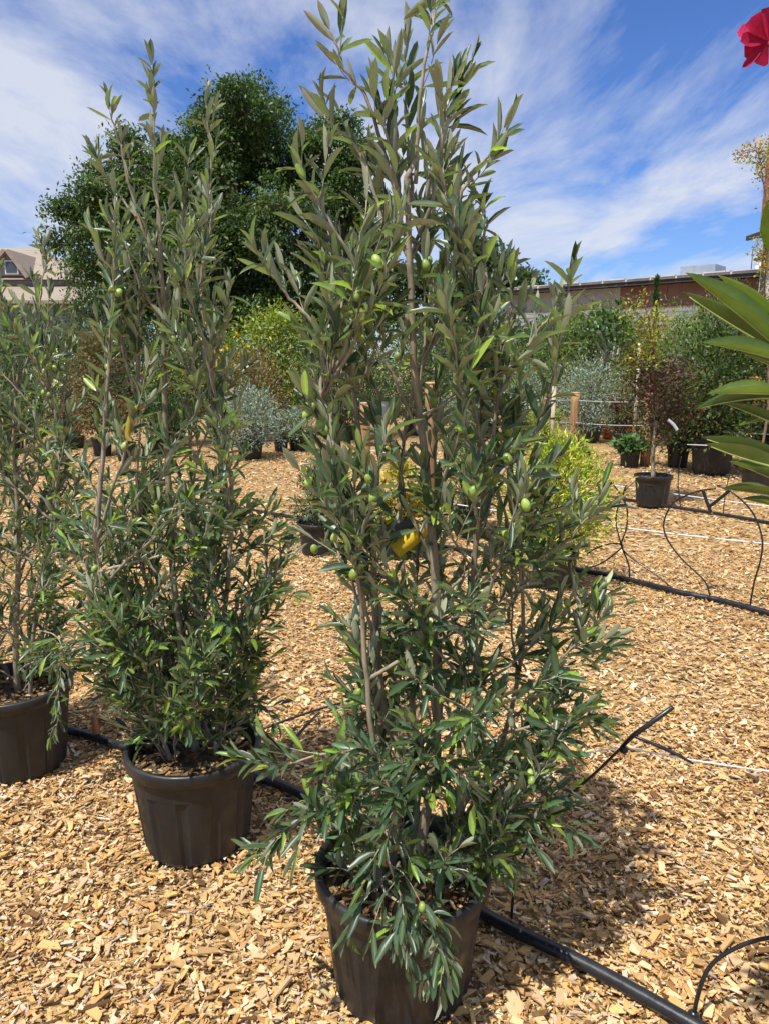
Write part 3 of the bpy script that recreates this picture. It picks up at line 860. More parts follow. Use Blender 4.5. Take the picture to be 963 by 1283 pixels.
Buf().tube([t1[-2] * .35 + e0 * .65, e0, e1], [.0045, .0065, .0060], 10).build('dripper', M_HOSE, rT)
kb = Buf()
kc = on_plane(781, 939, A1, B1, .088)
v, t = lathe([(.001, -.012), (.010, -.006), (.011, .004), (.001, .012)], 10); kb.add(v + kc, t)
kb.build('knot', M_HOSE, rT)
s1 = [on_plane(803, 926, A1, B1, .09), on_plane(822, 934, A1, B1, .10), on_plane(845, 944, A1, B1, .11), on_plane(868, 957, A1, B1, .12)]
sbuf = Buf(); sbuf.tube(spline([t1[-1]] + s1, 12), np.concatenate([np.full(6, .0045), np.linspace(.006, .003, 6)]), 6); sbuf.build('strap', M_HOSE, rT)
drip([(868, 1282), (873, 1250), (888, 1212), (920, 1188), (963, 1175), (1010, 1178)], A1, B1, 'black drip tube arching up from the near end of the thick hose', .005, offs=[0, 0, .02, .04, .06, .08])
v, t = lathe([(.006, -.01), (.014, -.008), (.014, .004), (.007, .012), (.001, .013)], 10)
jb = Buf().add(v + on_plane(868, 1272, A1, B1), t).build('hose_connector', M_HOSE); tag(jb, 'small black barbed connector on the thick hose under the arching tube', 'connector')
for pix, lab in (
    ([(788, 728), (787, 708), (778, 684), (771, 655), (774, 634), (780, 618), (784, 608)], 'upright black drip tube with crossed loops beside the yellow-green shrub'),
    ([(850, 744), (822, 721), (795, 702), (778, 685), (784, 662), (785, 638), (777, 620), (766, 605)], 'black drip tube sloping from the hose up to the crossed loops'),
    ([(728, 714), (752, 706), (774, 690), (779, 683), (766, 681), (746, 687), (735, 694)], 'small black drip loop lying close to the yellow-green shrub pot'),
    ([(890, 752), (882, 728), (855, 702), (836, 677), (831, 655), (843, 630), (872, 616), (896, 612)], 'half hoop of black drip tube bulging toward the crossed loops'),
    ([(938, 764), (944, 730), (952, 702), (954, 674), (942, 642), (918, 618), (898, 608)], 'half hoop of black drip tube bulging away from the crossed loops'),
):
    drip(pix, A2, B2, lab, .0058)
for pix, lab in (([(880, 614), (884, 626), (890, 642)], 'short black plastic dripper stake leaning at the drip hoop'), ([(914, 614), (902, 624), (889, 634)], 'longer black plastic dripper stake crossing the drip hoop'),
                 ([(752, 625), (760, 610), (768, 603)], 'short black dripper stake at the top of the crossed loops')):
    drip(pix, A2, B2, lab, .011)
tube_thing('drip_tube', [ground(328, 914, .03), ground(360, 902, .05), ground(402, 888, .04), ground(430, 880, .0)], .005, M_HOSE, 'black drip tube lying on the chips between two olive pots', 'drip tube')
tube_thing('drip_tube', [ground(352, 962, .01), ground(368, 928, .05), ground(388, 905, .06), ground(400, 893, .02)], .006, M_HOSE, 'curved black drip tube rising from the hose between two olive pots', 'drip tube')
for pix, A, B, lab in (
    ([(780, 632), (782, 616), (796, 603), (818, 596), (834, 600)], A3, B3, 'thin black drip tube curving over the rim of the purple-leaved tree pot'),
    ([(852, 636), (849, 610), (850, 588), (853, 572)], A3, B3, 'thin black drip tube standing beside the purple-leaved tree'),
    ([(905, 645), (908, 620), (912, 600), (918, 585)], A3, B3, 'thin black drip tube rising before the wide pot'),
):
    drip(pix, A, B, lab, .0055)

def post(pxx, ybase, ytop, Y, r, label, group='round wooden posts'):
    b0, t0 = at(pxx, ybase, Y), at(pxx, ytop, Y); b0[2] = 0; t0[0] = b0[0]
    root = thing('wooden_post', label, 'post', b0)
    P = spline([b0 + (0, 0, -.05), b0 * .5 + t0 * .5, t0], 8)
    Buf().tube(P, r, 14, (.36, .21, .10)).build('pole', M_WOOD, root)
    Buf().tube([t0 - (0, 0, .012), t0 + (0, 0, .006), t0 + (0, 0, .010)], [r * 1.02, r * 1.0, r * .8], 14, (.46, .31, .17)).build('sawn_top', M_WOOD, root)
    return b0, t0
pA, _ = post(717, 562, 492, 12.6, .075, 'round wooden post standing before the silver shrub')
pB, _ = post(807, 584, 481, 11.1, .075, 'round wooden post between the low leafy pot and the small tree')
pC, _ = post(458, 602, 505, 9.8, .07, 'round wooden post seen well behind the largest olive tree')
pD, _ = post(537, 672, 480, 6.5, .05, 'tall round wooden post close behind the largest olive stems')
pE, _ = post(680, 545, 486, 14.5, .035, 'thin wooden post behind the bright yellow-green shrub')
def wire(pts, label, r=.004, sag=.02, col=(.62, .63, .66)):
    P = []
    for a, b in zip(pts[:-1], pts[1:]):
        t = np.linspace(0, 1, 12)[:, None]; s = a * (1 - t) + b * t; s[:, 2] -= (4 * sag * t * (1 - t))[:, 0]; P.append(s[:-1])
    P.append([pts[-1]]); P = np.vstack(P)
    o = Buf().tube(P, r, 6, col).build('support_wire', M_WIRE)
    return tag(o, label, 'wire')
wr = at(1010, 546, 9.6)
wire([at(680, 526, 14.5), at(717, 529, 12.6), at(807, 533, 11.1), wr], 'pale support wire strung past the two wooden posts', .005)
wire([at(680, 499, 14.5), at(717, 501, 12.68), at(807, 503, 11.18), at(1010, 507, 9.7)], 'upper pale support wire above the silver shrub', .0045)
w2 = [on_plane(a, b, A2, B2, .12) for a, b in ((735, 655), (1012, 686))]; w2 = [np.array([pD[0], pD[1], .34])] + w2
wire(w2, 'white support wire stretched before the large drip hoop', .005, .01, (.75, .75, .76))
w3 = [on_plane(a, b, A3, B3, .1) for a, b in ((790, 611), (1012, 640))]; w3 = [np.array([pC[0], pC[1], .40])] + w3
wire(w3, 'white support wire crossing in front of the purple-leaved tree pot', .0055, .01, (.75, .75, .76))
wA = sA[2][int(np.argmin(np.abs(sA[2][:, 2] - .60)))]; wB = kc + (0, .012, 0); wC = at(1010, 972, 1.72)
wire([wA, wB, wC], 'thin white support wire tied to the leaning drip tube', .0022, .006, (.80, .80, .80))
wire([at(860, 557, 9.6), at(1010, 563, 8.9)], 'short pale wire before the wide black pot', .006, 0)
def end_post(p, top, r, label):
    root = thing('wooden_post', label, 'post', (p[0], p[1], 0))
    Buf().tube([(p[0], p[1], -.05), (p[0], p[1], top)], r, 12, (.36, .21, .10)).build('pole', M_WOOD, root)
end_post(wr, .95, .06, 'round end post holding the two pale wires beyond the wide pot')
end_post(w2[-1], 1.0, .05, 'round end post of the wire by the drip hoop')
end_post(w3[-1], 1.0, .05, 'round end post of the wire by the purple-leaved tree')
end_post(wC, .9, .04, 'round end post of the wire by the oleander')
end_post(at(1010, 563, 8.9), .9, .05, 'round end post of the short wire')

pg = ground(121, 928)
tag(Buf().tube([pg + (0, 0, -.02), pg + (.004, 0, .05), pg + (-.002, 0, .11)], [.014, .016, .012], 7, (.40, .17, .07)).build('wooden_peg', M_WOOD), 'short reddish split wooden peg in the chips between two olive pots', 'peg')

# ------------------------------------------------------------------ plant tags
def strip_tag(name, pix, Y, w, col, label, twist=(0, 0, 1), mat=M_TAG, dy=None):
    pts = spline([at(a, b, Y + (dy[i] if dy else 0)) for i, (a, b) in enumerate(pix)], 14)
    tw = unit(np.asarray(twist)); b = Buf(); th = np.array([0, .0006, 0])
    T = unit(np.gradient(pts, axis=0))
    X = unit(np.cross(T, np.array([0, -1.0, .2])))
    a, c = pts + X * w / 2, pts - X * w / 2
    n = len(pts); v = np.vstack([a + th, c + th, a - th, c - th]); t = []
    for i in range(n - 1):
        t += [(i, n + i, n + i + 1), (i, n + i + 1, i + 1), (2 * n + i, 2 * n + i + 1, 3 * n + i + 1), (2 * n + i, 3 * n + i + 1, 3 * n + i),
              (i, i + 1, 2 * n + i + 1), (i, 2 * n + i + 1, 2 * n + i), (n + i, 3 * n + i, 3 * n + i + 1), (n + i, 3 * n + i + 1, n + i + 1)]
    b.add(v, t, col)
    o = b.build(name, mat); tag(o, label, 'tag'); return o
strip_tag('plant_tag', [(494, 691), (512, 678), (530, 662)], 1.66, .034, (.62, .44, .03), 'yellow paper tag hanging among the largest olive stems')
strip_tag('plant_tag', [(482, 676), (500, 664), (520, 655)], 1.69, .030, (.10, .10, .11), 'dark grey back of a paper tag behind the yellow tag')
strip_tag('plant_tag', [(182, 508), (170, 512), (163, 525), (160, 545), (163, 552)], 2.05, .014, (.34, .25, .035), 'curled yellow strip tag on the middle olive tree')
wt = strip_tag('plant_tag', [(481, 503), (479, 530), (477, 566)], 1.72, .020, (.78, .78, .80), 'white printed label hanging behind the leaves of the largest olive')
bt = Buf()
for k in range(9):
    bt.box(at(479 + (k % 2), 528 + k * 3.6, 1.717), (.013, .0008, .0026 + .0018 * (k % 3)), (.03, .03, .03))
bt.build('printing', M_TAG, wt)
strip_tag('plant_tag', [(836, 526), (843, 532), (848, 539)], 7.8, .035, (.45, .48, .52), 'small silvery label on the purple-leaved tree')

# ------------------------------------------------------------------ shrubs
def shrub(name, label, cat, pxc, ytop, ybase, Y, wpx, cols, n=2600, leaf=(.05, .022), pot=None, group=None, shape='round', lowgap=.12, droop=.0, stems=7, up=.25, tmpl=None, clump=.13, woody=(.16, .12, .08), flowers=None, hollow=.35, mat=None):
    """a plant with base at pixel ybase (ground level at distance Y): pot, stem, crown"""
    base = at(pxc, ytop * .65 + ybase * .35, Y); base[2] = 0
    k = Y / F * 1.0
    w = wpx * k; top = at(pxc, ytop, Y)[2]
    root = thing(name, label, cat, base, group)
    z0 = 0.0
    if pot:
        z0 = make_pot(root, pot[0], pot[1], seg=24, chips=False, mat=pot[2] if len(pot) > 2 else None)
    h = top - z0
    n = int(n * 1.35)
    nc = max(26, int(n / 38))
    # clumps of leaves
    f = rng.uniform(0, 1, nc)
    prof = {'round': lambda f: np.sin(np.pi * np.clip(.12 + .88 * f, 0, 1)) ** .6, 'column': lambda f: np.clip(np.sin(np.pi * (.1 + .86 * f)), 0, 1) ** .45,
            'cone': lambda f: np.clip(1.02 - f, 0, 1) ** .8, 'vase': lambda f: .35 + .65 * np.sin(np.pi * np.clip(.1 + .75 * f, 0, 1)), 'fountain': lambda f: np.clip(.25 + .9 * f, 0, 1) * np.clip(1.6 - f, 0, 1) ** .5}[shape]
    rr = np.sqrt(rng.uniform(hollow ** 2, 1, nc)) * prof(f) * (1 + .16 * rng.standard_normal(nc)); a = rng.uniform(0, 2 * math.pi, nc)
    cx = np.stack([rr * w / 2 * np.cos(a), rr * w / 2 * .9 * np.sin(a), z0 + h * (lowgap + (1 - lowgap - .02) * f)], -1)
    sb = Buf()
    sel = rng.choice(nc, min(nc, stems * 6), replace=False)
    trunks = [base + (rng.uniform(-.2, .2) * min(w, .3), rng.uniform(-.2, .2) * min(w, .3), z0 - .02) for _ in range(stems)]
    for q_, i in enumerate(sel):
        tip = base + cx[i]; b0 = trunks[q_ % stems]
        mid = b0 * .5 + tip * .5; mid[:2] = b0[:2] * .65 + tip[:2] * .35
        sb.tube(spline([b0, mid, tip], 6), np.linspace(.004 + .006 * h, .0025, 6), 4, np.array(woody) * rng.uniform(.8, 1.2))
    sb.build('stem', M_BARK, root)
    per = n // nc
    C = np.repeat(cx, per, axis=0); m = len(C)
    sig = clump * min(w, h * 1.2)
    Q = C + rng.standard_normal((m, 3)) * np.array([sig, sig, sig * .8])
    Q[:, 2] = np.maximum(Q[:, 2], z0 * .85 + .02)
    cen = np.array([0, 0, z0 + h * .45])
    out = unit((Q - cen) * np.array([1, 1, .6]))
    A = unit(out * .7 + rng.standard_normal((m, 3)) * .6 + np.array([0, 0, up - droop]))
    Nn = np.array([0, 0, 1.0]) + out * .4 + rng.standard_normal((m, 3)) * .45
    cols = np.asarray(cols, float).reshape(-1, 3)
    pick = np.repeat(rng.integers(0, len(cols), nc), per) if len(cols) > 1 else np.zeros(m, int)
    mixp = rng.uniform(0, 1, m) < .3; pick[mixp] = rng.integers(0, len(cols), mixp.sum())
    cc = cols[pick] * (1 + .24 * rng.standard_normal((m, 1))) * (1 + .08 * rng.standard_normal((m, 3)))
    # clump to clump variation of the leaves' own green
    cc *= np.repeat(1 + .18 * rng.standard_normal(nc), per)[:, None]
    cb = Buf(); ln = leaf[0] * rng.uniform(.65, 1.25, m)
    cb.scatter(tmpl or (SMALL_T if Y < 9 else TINY_T), Q + base, A, Nn, ln, leaf[1] * ln / leaf[0], np.clip(cc, .01, .8))
    cr_ = cb.build('crown', mat or M_LEAF, root)
    if flowers:
        fcol, fn, fs = flowers
        i = rng.choice(m, fn, replace=False); o_ = out[i]
        fbuf = Buf()
        for j in range(4):
            fbuf.scatter(TINY_T, Q[i] + base + o_ * sig * .6, rng.standard_normal((fn, 3)), rng.standard_normal((fn, 3)) + (0, 0, 1), fs, fs * .8, jitter(fcol, fn, .1, .04))
        fl_ = fbuf.build('blossom', M_LEAF, cr_)
    return root
DK, MD, YG, SV, PU = (.028, .058, .018), (.055, .105, .028), (.20, .25, .035), (.25, .30, .27), (.055, .028, .022)
GD, GG, BR, LG = (.32, .27, .03), (.10, .145, .085), (.17, .085, .05), (.12, .20, .04)

# nearest golden shrub
shrub('yellow_green_shrub', 'bright yellow-green narrow-leaved shrub in a black pot beside the hose', 'shrub', 697, 552, 738, 5.0, 118, [(.40, .46, .055), (.30, .40, .05), (.50, .50, .09)], n=4200, leaf=(.055, .011), pot=(.165, .27), shape='round', up=.5, clump=.10, lowgap=.05, hollow=.1)
# small purple-leaved tree in pot
PT = at(815, 636, 8.05)
rP = thing('potted_small_tree', 'small tree with dark purple-brown leaves and yellow top in a black pot', 'tree', (PT[0], 8.05, 0))
zs = make_pot(rP, .20, .33, seg=48)
pbuf = Buf(); PTb = np.array([PT[0], 8.05, zs - .02])
trk = [PTb, at(818, 560, 8.05), at(822, 500, 8.05), at(818, 430, 8.05), at(812, 385, 8.05)]
pbuf.tube(spline(trk, 20), np.linspace(.026, .006, 20), 8, (.36, .29, .19))
pts_p = []
for px0, py0, r_, nn in ((805, 495, 24, 12), (845, 500, 26, 14), (822, 470, 22, 12), (838, 530, 22, 10), (855, 470, 16, 5), (802, 465, 16, 6)):
    for j in range(nn):
        p = at(px0 + rng.normal() * r_ * .6, py0 + rng.normal() * r_ * .6, 8.05 + rng.normal() * .16)
        pts_p.append((p, 0))
for j in range(26):
    pts_p.append((at(810 + rng.normal() * 11, rng.uniform(375, 455), 8.05 + rng.normal() * .08), 1))
Tk = spline(trk, 40)
for p, kd in pts_p:
    j = int(np.argmin(np.abs(Tk[:, 2] - (p[2] - .22)))); pbuf.tube(spline([Tk[j], Tk[j] * .4 + p * .6, p], 5), np.linspace(.007, .002, 5), 4, (.22, .16, .11))
pbuf.build('trunk', M_BARK, rP)
cb = Buf()
for p, kd in pts_p:
    m = 34 if kd else 60; Q = p + rng.standard_normal((m, 3)) * (.06 if kd else .085)
    cb.scatter(SMALL_T, Q, rng.standard_normal((m, 3)) + (0, 0, .3), rng.standard_normal((m, 3)) * .6 + (0, 0, 1), rng.uniform(.03, .055, m), rng.uniform(.018, .03, m), jitter((.30, .27, .05) if kd else ((.075, .034, .026) if rng.uniform() < .7 else (.09, .10, .035)), m))
cb.build('crown', M_LEAF, rP)

# pots and shrubs of the middle rows
S = shrub
S('low_leafy_plant', 'low bright green leafy plant in a small black pot beside the wooden post', 'plant', 789, 550, 584, 11.0, 34, [(.12, .22, .08), MD], n=500, leaf=(.09, .05), pot=(.155, .30), shape='round', lowgap=.0, clump=.2, stems=4)
S('potted_dark_shrub', 'dark green shrub in a medium black pot next to the wide pot', 'shrub', 853, 478, 584, 11.0, 62, [DK, MD, (.09, .06, .03)], n=2400, leaf=(.06, .03), pot=(.165, .31), lowgap=.06)
S('potted_large_shrub', 'large bushy dark green shrub in the widest black pot', 'shrub', 900, 405, 592, 10.4, 120, [DK, MD, (.05, .09, .02), (.13, .15, .03)], n=6000, leaf=(.07, .032), pot=(.30, .50), lowgap=.05)
S('silver_shrub', 'silver-grey leaved shrub in a black pot behind the wooden post', 'shrub', 738, 462, 552, 14.6, 86, [SV, (.20, .25, .22), (.32, .36, .33)], n=4200, leaf=(.07, .02), pot=(.28, .34), lowgap=.05)
S('twiggy_potted_shrub', 'thin twiggy shrub in a low black pot below the wooden post', 'shrub', 728, 520, 577, 11.9, 22, [(.08, .06, .04), MD], n=160, leaf=(.05, .022), pot=(.18, .16), stems=3, lowgap=.2)
S('potted_dark_shrub', 'narrow dark shrub with reddish leaves behind the small tree pot', 'shrub', 780, 500, 560, 13.4, 34, [DK, BR, MD], n=1200, leaf=(.06, .03), pot=(.16, .28))
S('yellow_ground_shrub', 'low yellow-green shrub at the foot of the thin post', 'shrub', 678, 512, 556, 14.0, 46, [(.36, .40, .06), YG], n=1600, leaf=(.06, .02), pot=(.17, .22), lowgap=.02)
for i, (x, c) in enumerate(((763, (.42, .085, .03)), (779, (.38, .075, .03)))):
    b0 = at(x, 548, 15.2); b0[2] = 0
    r_ = thing('orange_pot', ('orange-red terracotta pot beyond the posts, the brighter one by the silver shrub', 'orange-red terracotta pot beyond the posts, the duller one by the reddish shrub')[i], 'pot', b0, 'orange pots beyond the posts')
    make_pot(r_, .17, .36, seg=24, chips=False, mat=bpy.data.materials.get('terracotta') or plastic_mat('terracotta', (.40, .08, .028), (.5, .13, .05), .6))
# behind the front tree
S('grey_potted_shrub', 'small olive-green shrub in a grey-black pot close behind the largest olive', 'shrub', 398, 590, 690, 5.95, 54, [GG, MD], n=900, leaf=(.05, .014), pot=(.17, .26), lowgap=.05)
S('yellow_leaved_sapling', 'sapling with yellow-green lobed leaves in a black pot behind the yellow paper tag', 'sapling', 500, 570, 694, 5.8, 62, [(.34, .36, .05), (.22, .30, .05), (.45, .33, .05)], n=520, leaf=(.065, .045), pot=(.20, .27), lowgap=.15, stems=4)
S('grey_potted_shrub', 'loose green shrub in a black pot beside the yellow-green shrub', 'shrub', 590, 560, 668, 6.6, 80, [GG, MD, YG], n=1600, leaf=(.05, .016), pot=(.17, .26), lowgap=.05)
# left middle rows
S('bronze_green_shrub', 'bushy bronze-green shrub in a black pot between two olive trees', 'shrub', 122, 425, 572, 12.4, 74, [(.13, .125, .035), (.09, .10, .03), BR], n=3600, leaf=(.06, .028), pot=(.17, .30))
S('small_black_pot_plant', 'short brownish plant in a black pot next to the bronze-green shrub', 'plant', 156, 510, 578, 11.8, 36, [BR, MD, (.2, .12, .05)], n=900, leaf=(.06, .026), pot=(.16, .28))
S('silver_shrub', 'silver-grey leaved shrub in a black pot below the rust-brown shrub', 'shrub', 312, 492, 568, 12.0, 82, [SV, (.20, .25, .22), (.30, .35, .33)], n=3600, leaf=(.07, .02), pot=(.22, .26), lowgap=.03)
S('silver_shrub', 'silver-grey low shrub spreading behind the other silver shrub', 'shrub', 375, 515, 560, 13.0, 60, [SV, GG], n=2000, leaf=(.07, .02), pot=(.20, .22), lowgap=.02)
S('small_black_pot_plant', 'tiny dark plant in a small black pot beside the silver shrub', 'plant', 352, 528, 562, 12.8, 16, [DK, BR], n=160, leaf=(.05, .024), pot=(.13, .24), stems=3)
S('rust_shrub', 'rust-brown feathery shrub behind the silver shrub', 'shrub', 318, 448, 550, 14.6, 76, [BR, (.22, .11, .07), (.12, .10, .04)], n=3000, leaf=(.07, .02), pot=(.22, .28), up=.5)
S('rust_shrub', 'rust-brown low shrub beneath the bronze-green shrub', 'shrub', 92, 505, 560, 13.6, 46, [(.26, .12, .05), BR], n=1200, leaf=(.06, .02), pot=(.18, .2), lowgap=.03)
S('yellow_green_shrub', 'rounded yellow-green shrub before the big tree trunk', 'shrub', 345, 398, 545, 16.5, 108, [YG, (.15, .20, .03), (.28, .30, .04)], n=7600, leaf=(.11, .038), pot=(.3, .35), up=.0, droop=.2)
S('yellow_flowering_shrub', 'shrub dotted with golden yellow flowers behind the middle olive tree', 'shrub', 272, 415, 548, 15.0, 66, [MD, YG], n=2600, leaf=(.07, .026), pot=(.22, .3), flowers=((.75, .50, .02), 160, .07))
S('white_flowering_shrub', 'shrub with creamy white blossoms between the left olive trees', 'shrub', 78, 448, 556, 14.2, 60, [MD, GG], n=2200, leaf=(.06, .026), pot=(.2, .28), flowers=((.75, .74, .58), 170, .08))
S('grey_green_shrub', 'rounded grey-green shrub under the house roof', 'shrub', 98, 408, 540, 19.0, 84, [GG, (.085, .125, .07)], n=4200, leaf=(.08, .026))
S('dark_green_shrub', 'tall dark green shrub beside the house', 'shrub', 118, 366, 535, 22.0, 96, [DK, MD], n=4600, leaf=(.10, .05))
S('dark_green_shrub', 'dark green shrub right before the grey house', 'shrub', 30, 398, 540, 18.0, 110, [DK, MD, GG], n=4200, leaf=(.09, .04))
S('mid_green_shrub', 'mid green shrub behind the shorter olive tree', 'shrub', 10, 455, 560, 13.0, 90, [MD, DK], n=3000, leaf=(.06, .03), pot=(.2, .28))
S('mid_green_shrub', 'mid green shrub behind the middle olive stems', 'shrub', 215, 440, 556, 14.0, 90, [MD, LG, DK], n=3600, leaf=(.06, .028), pot=(.22, .3))
S('feathery_grass', 'dark green tuft of foliage behind the middle olive pot row', 'plant', 200, 500, 570, 12.6, 60, [DK, MD], n=1800, leaf=(.09, .02), pot=(.2, .28), up=.8)
S('mid_green_shrub', 'mid green shrub next to the rounded yellow-green shrub', 'shrub', 430, 440, 556, 15.0, 110, [MD, DK, GG], n=4200, leaf=(.07, .03), pot=(.25, .3))
S('mid_green_shrub', 'mid green shrub behind the upper stems of the largest olive', 'shrub', 520, 430, 556, 16.0, 120, [MD, LG, DK], n=4600, leaf=(.07, .03), pot=(.25, .3))
S('bright_green_shrub', 'bright green shrub behind the largest olive, next to the silver shrub', 'shrub', 612, 428, 556, 15.5, 110, [LG, MD, YG], n=4400, leaf=(.07, .03), pot=(.25, .3))
S('silver_shrub', 'silver-grey low shrub behind the largest olive stems', 'shrub', 575, 500, 562, 13.2, 80, [SV, GG], n=2400, leaf=(.07, .02), pot=(.22, .26))
S('silver_shrub', 'silver-grey shrub beside the thin post behind the yellow-green shrub', 'shrub', 655, 470, 552, 15.0, 70, [SV, (.2, .25, .22)], n=2600, leaf=(.07, .02), pot=(.22, .26))
# right back rows
S('feathery_yellow_tree', 'feathery yellow-green drooping tree behind the silver shrub', 'tree', 745, 385, 540, 17.0, 92, [YG, (.26, .26, .04), (.14, .18, .03)], n=4600, leaf=(.13, .018), droop=.6, shape='vase')
S('feathery_green_shrub', 'tall feathery light green shrub behind the small purple tree', 'shrub', 845, 398, 545, 16.0, 130, [LG, (.17, .23, .05), YG], n=6800, leaf=(.11, .02), droop=.2)
S('feathery_yellow_tree', 'feathery golden-green shrub with drooping sprays behind the purple leaves', 'shrub', 800, 440, 545, 15.4, 90, [YG, (.24, .26, .05)], n=3800, leaf=(.11, .018), droop=.4)
S('red_tipped_shrub', 'broad shrub with reddish leaf tips below the brown wall', 'shrub', 915, 376, 545, 17.5, 120, [MD, DK, (.20, .085, .04), (.16, .16, .04)], n=6200, leaf=(.09, .04))
S('dark_green_shrub', 'dense dark green shrub beyond the oleander leaves', 'shrub', 968, 430, 590, 11.0, 110, [DK, MD], n=4200, leaf=(.07, .032), pot=(.28, .42))
S('mid_green_shrub', 'mid green shrub under the light grey wall', 'shrub', 700, 405, 545, 18.5, 96, [MD, LG], n=4200, leaf=(.08, .034))
S('mid_green_shrub', 'leafy shrub in shade behind the wide black pot', 'shrub', 870, 450, 556, 14.0, 100, [MD, DK, LG], n=4000, leaf=(.07, .03), pot=(.22, .3))
S('narrow_cypress', 'taller narrow cypress before the wall panels', 'cypress', 818, 345, 535, 24.0, 17, [(.05, .10, .025), (.035, .075, .02)], n=4200, leaf=(.13, .03), shape='cone', up=1.2, clump=.05, hollow=.0, lowgap=.02, tmpl=TINY_T)
S('narrow_cypress', 'shorter narrow cypress before the grey wall', 'cypress', 876, 376, 533, 26.0, 14, [(.05, .10, .025), (.035, .075, .02)], n=3200, leaf=(.13, .03), shape='column', up=1.2, clump=.05, hollow=.0, lowgap=.02, tmpl=TINY_T)
# tall slender shrub with golden leaves at the right edge
YG_ = 9.0
gb0 = at(958, 500, YG_); gb0[2] = 0
rY = thing('golden_climber', 'tall slender shrub with yellow-orange leaves rising before the white house', 'shrub', gb0)
zs = make_pot(rY, .2, .3, seg=24, chips=False)
yb, yc = Buf(), Buf()
tk = spline([gb0 + (0, 0, zs - .02), at(962, 500, YG_), at(957, 380, YG_), at(960, 280, YG_), at(952, 205, YG_), at(944, 186, YG_)], 40)
yb.tube(tk, np.linspace(.018, .004, 40), 6, (.22, .15, .09))
for cx_, cy_, sp_, nn in ((944, 190, 8, 9), (954, 200, 8, 9), (930, 196, 4, 3), (956, 222, 5, 5), (962, 252, 4, 3), (958, 300, 5, 5), (950, 318, 7, 8), (957, 338, 6, 6), (962, 372, 6, 6), (966, 430, 9, 8), (962, 480, 10, 8)):
    for q_ in range(nn):
        p = at(cx_ + rng.normal() * sp_, cy_ + rng.normal() * sp_, YG_ + rng.normal() * .08)
        j_ = int(np.argmin(np.linalg.norm(tk - (p - (0, 0, .08)), axis=1)))
        yb.tube([tk[j_], p], [.005, .002], 4, (.24, .17, .10))
        m = 22
        yc.scatter(SMALL_T, p + rng.standard_normal((m, 3)) * .045, rng.standard_normal((m, 3)) + (0, 0, .2), rng.standard_normal((m, 3)) * .6 + (0, 0, 1), rng.uniform(.025, .05, m), rng.uniform(.014, .026, m), jitter([(.36, .27, .035), (.28, .30, .05), (.42, .20, .03)][q_ % 3], m))
yb.build('stem', M_BARK, rY); yc.build('crown', M_LEAF, rY)
for x, yt, Yd, w, lab in ((180, 412, 23, 150, 'dark hedge shrub beyond the bronze-green shrub'), (250, 405, 24, 150, 'dark hedge shrub under the huge tree crown'), (335, 400, 23, 150, 'dark hedge shrub behind the rounded yellow-green shrub'), (420, 412, 23, 150, 'dark hedge shrub under the edge of the huge tree'),
        (520, 405, 22, 150, 'dark hedge shrub behind the largest olive trunk line'), (620, 405, 23, 140, 'dark hedge shrub before the distant round-topped tree'), (690, 415, 24, 140, 'dark hedge shrub at the end of the pale panels'),
        (780, 418, 22, 140, 'dark hedge shrub behind the fig trunk'), (870, 412, 23, 140, 'dark hedge shrub before the shorter cypress'), (960, 405, 21, 130, 'dark hedge shrub at the foot of the white house'), (-10, 415, 22, 140, 'dark hedge shrub at the foot of the grey house')):
    S('hedge_shrub', lab, 'shrub', x, yt, 525, Yd, w, [DK, MD, (.05, .085, .022)], n=4200, leaf=(.12, .055), lowgap=.0)
# fig with pale trunk
YF = 16.2
fb0 = at(769, 545, YF); fb0[2] = 0
rF = thing('fig_tree', 'broad-leaved fig tree with a forked pale grey trunk', 'fig tree', fb0)
fbuf = Buf(); tF = [fb0, at(769, 500, YF), at(768, 460, YF)]
fbuf.tube(spline(tF, 8), np.linspace(.10, .075, 8), 8, (.50, .47, .42))
tipsF = [(748, 408), (758, 402), (780, 412), (798, 428), (735, 412), (725, 430), (788, 418), (770, 404), (800, 440), (745, 440)]
cF = Buf()
for (a, b) in tipsF:
    d_ = rng.normal() * .5; tp = at(a, b, YF + d_); P = spline([at(768, 462, YF), at(768 * .55 + a * .45, 462 * .6 + b * .4, YF + d_ * .4), tp], 8)
    fbuf.tube(P, np.linspace(.06, .014, 8), 6, (.50, .47, .42))
    m = 90; Q = tp + rng.standard_normal((m, 3)) * (.26, .26, .20)
    cF.scatter(SMALL_T, Q, rng.standard_normal((m, 3)) + (0, 0, -.1), rng.standard_normal((m, 3)) * .4 + (0, 0, 1), rng.uniform(.09, .17, m), rng.uniform(.07, .12, m), jitter((.055, .105, .03), m))
fbuf.build('trunk', M_BARK, rF); cF.build('crown', M_LEAF, rF)
# canes
for x, y0, y1, Y, lab in ((793, 430, 548, 13.0, 'pale bamboo cane standing between the fig and the small tree'), (690, 484, 566, 12.4, 'pale bamboo cane with dark bands behind the yellow-green shrub')):
    b0 = at(x, y1, Y); b0[2] = -.02; t0 = at(x, y0, Y); t0[0] = b0[0]
    r_ = thing('bamboo_cane', lab, 'cane', (b0[0], b0[1], 0))
    Buf().tube([b0, t0], .035 if x < 700 else .03, 8, (.52, .45, .31)).build('stick', M_WOOD, r_)
    for f in (.3, .55, .8):
        c_ = b0 * (1 - f) + t0 * f
        Buf().tube([c_ - (0, 0, .015), c_ + (0, 0, .015)], .040, 8, (.06, .05, .04)).build('band', M_WOOD, r_)

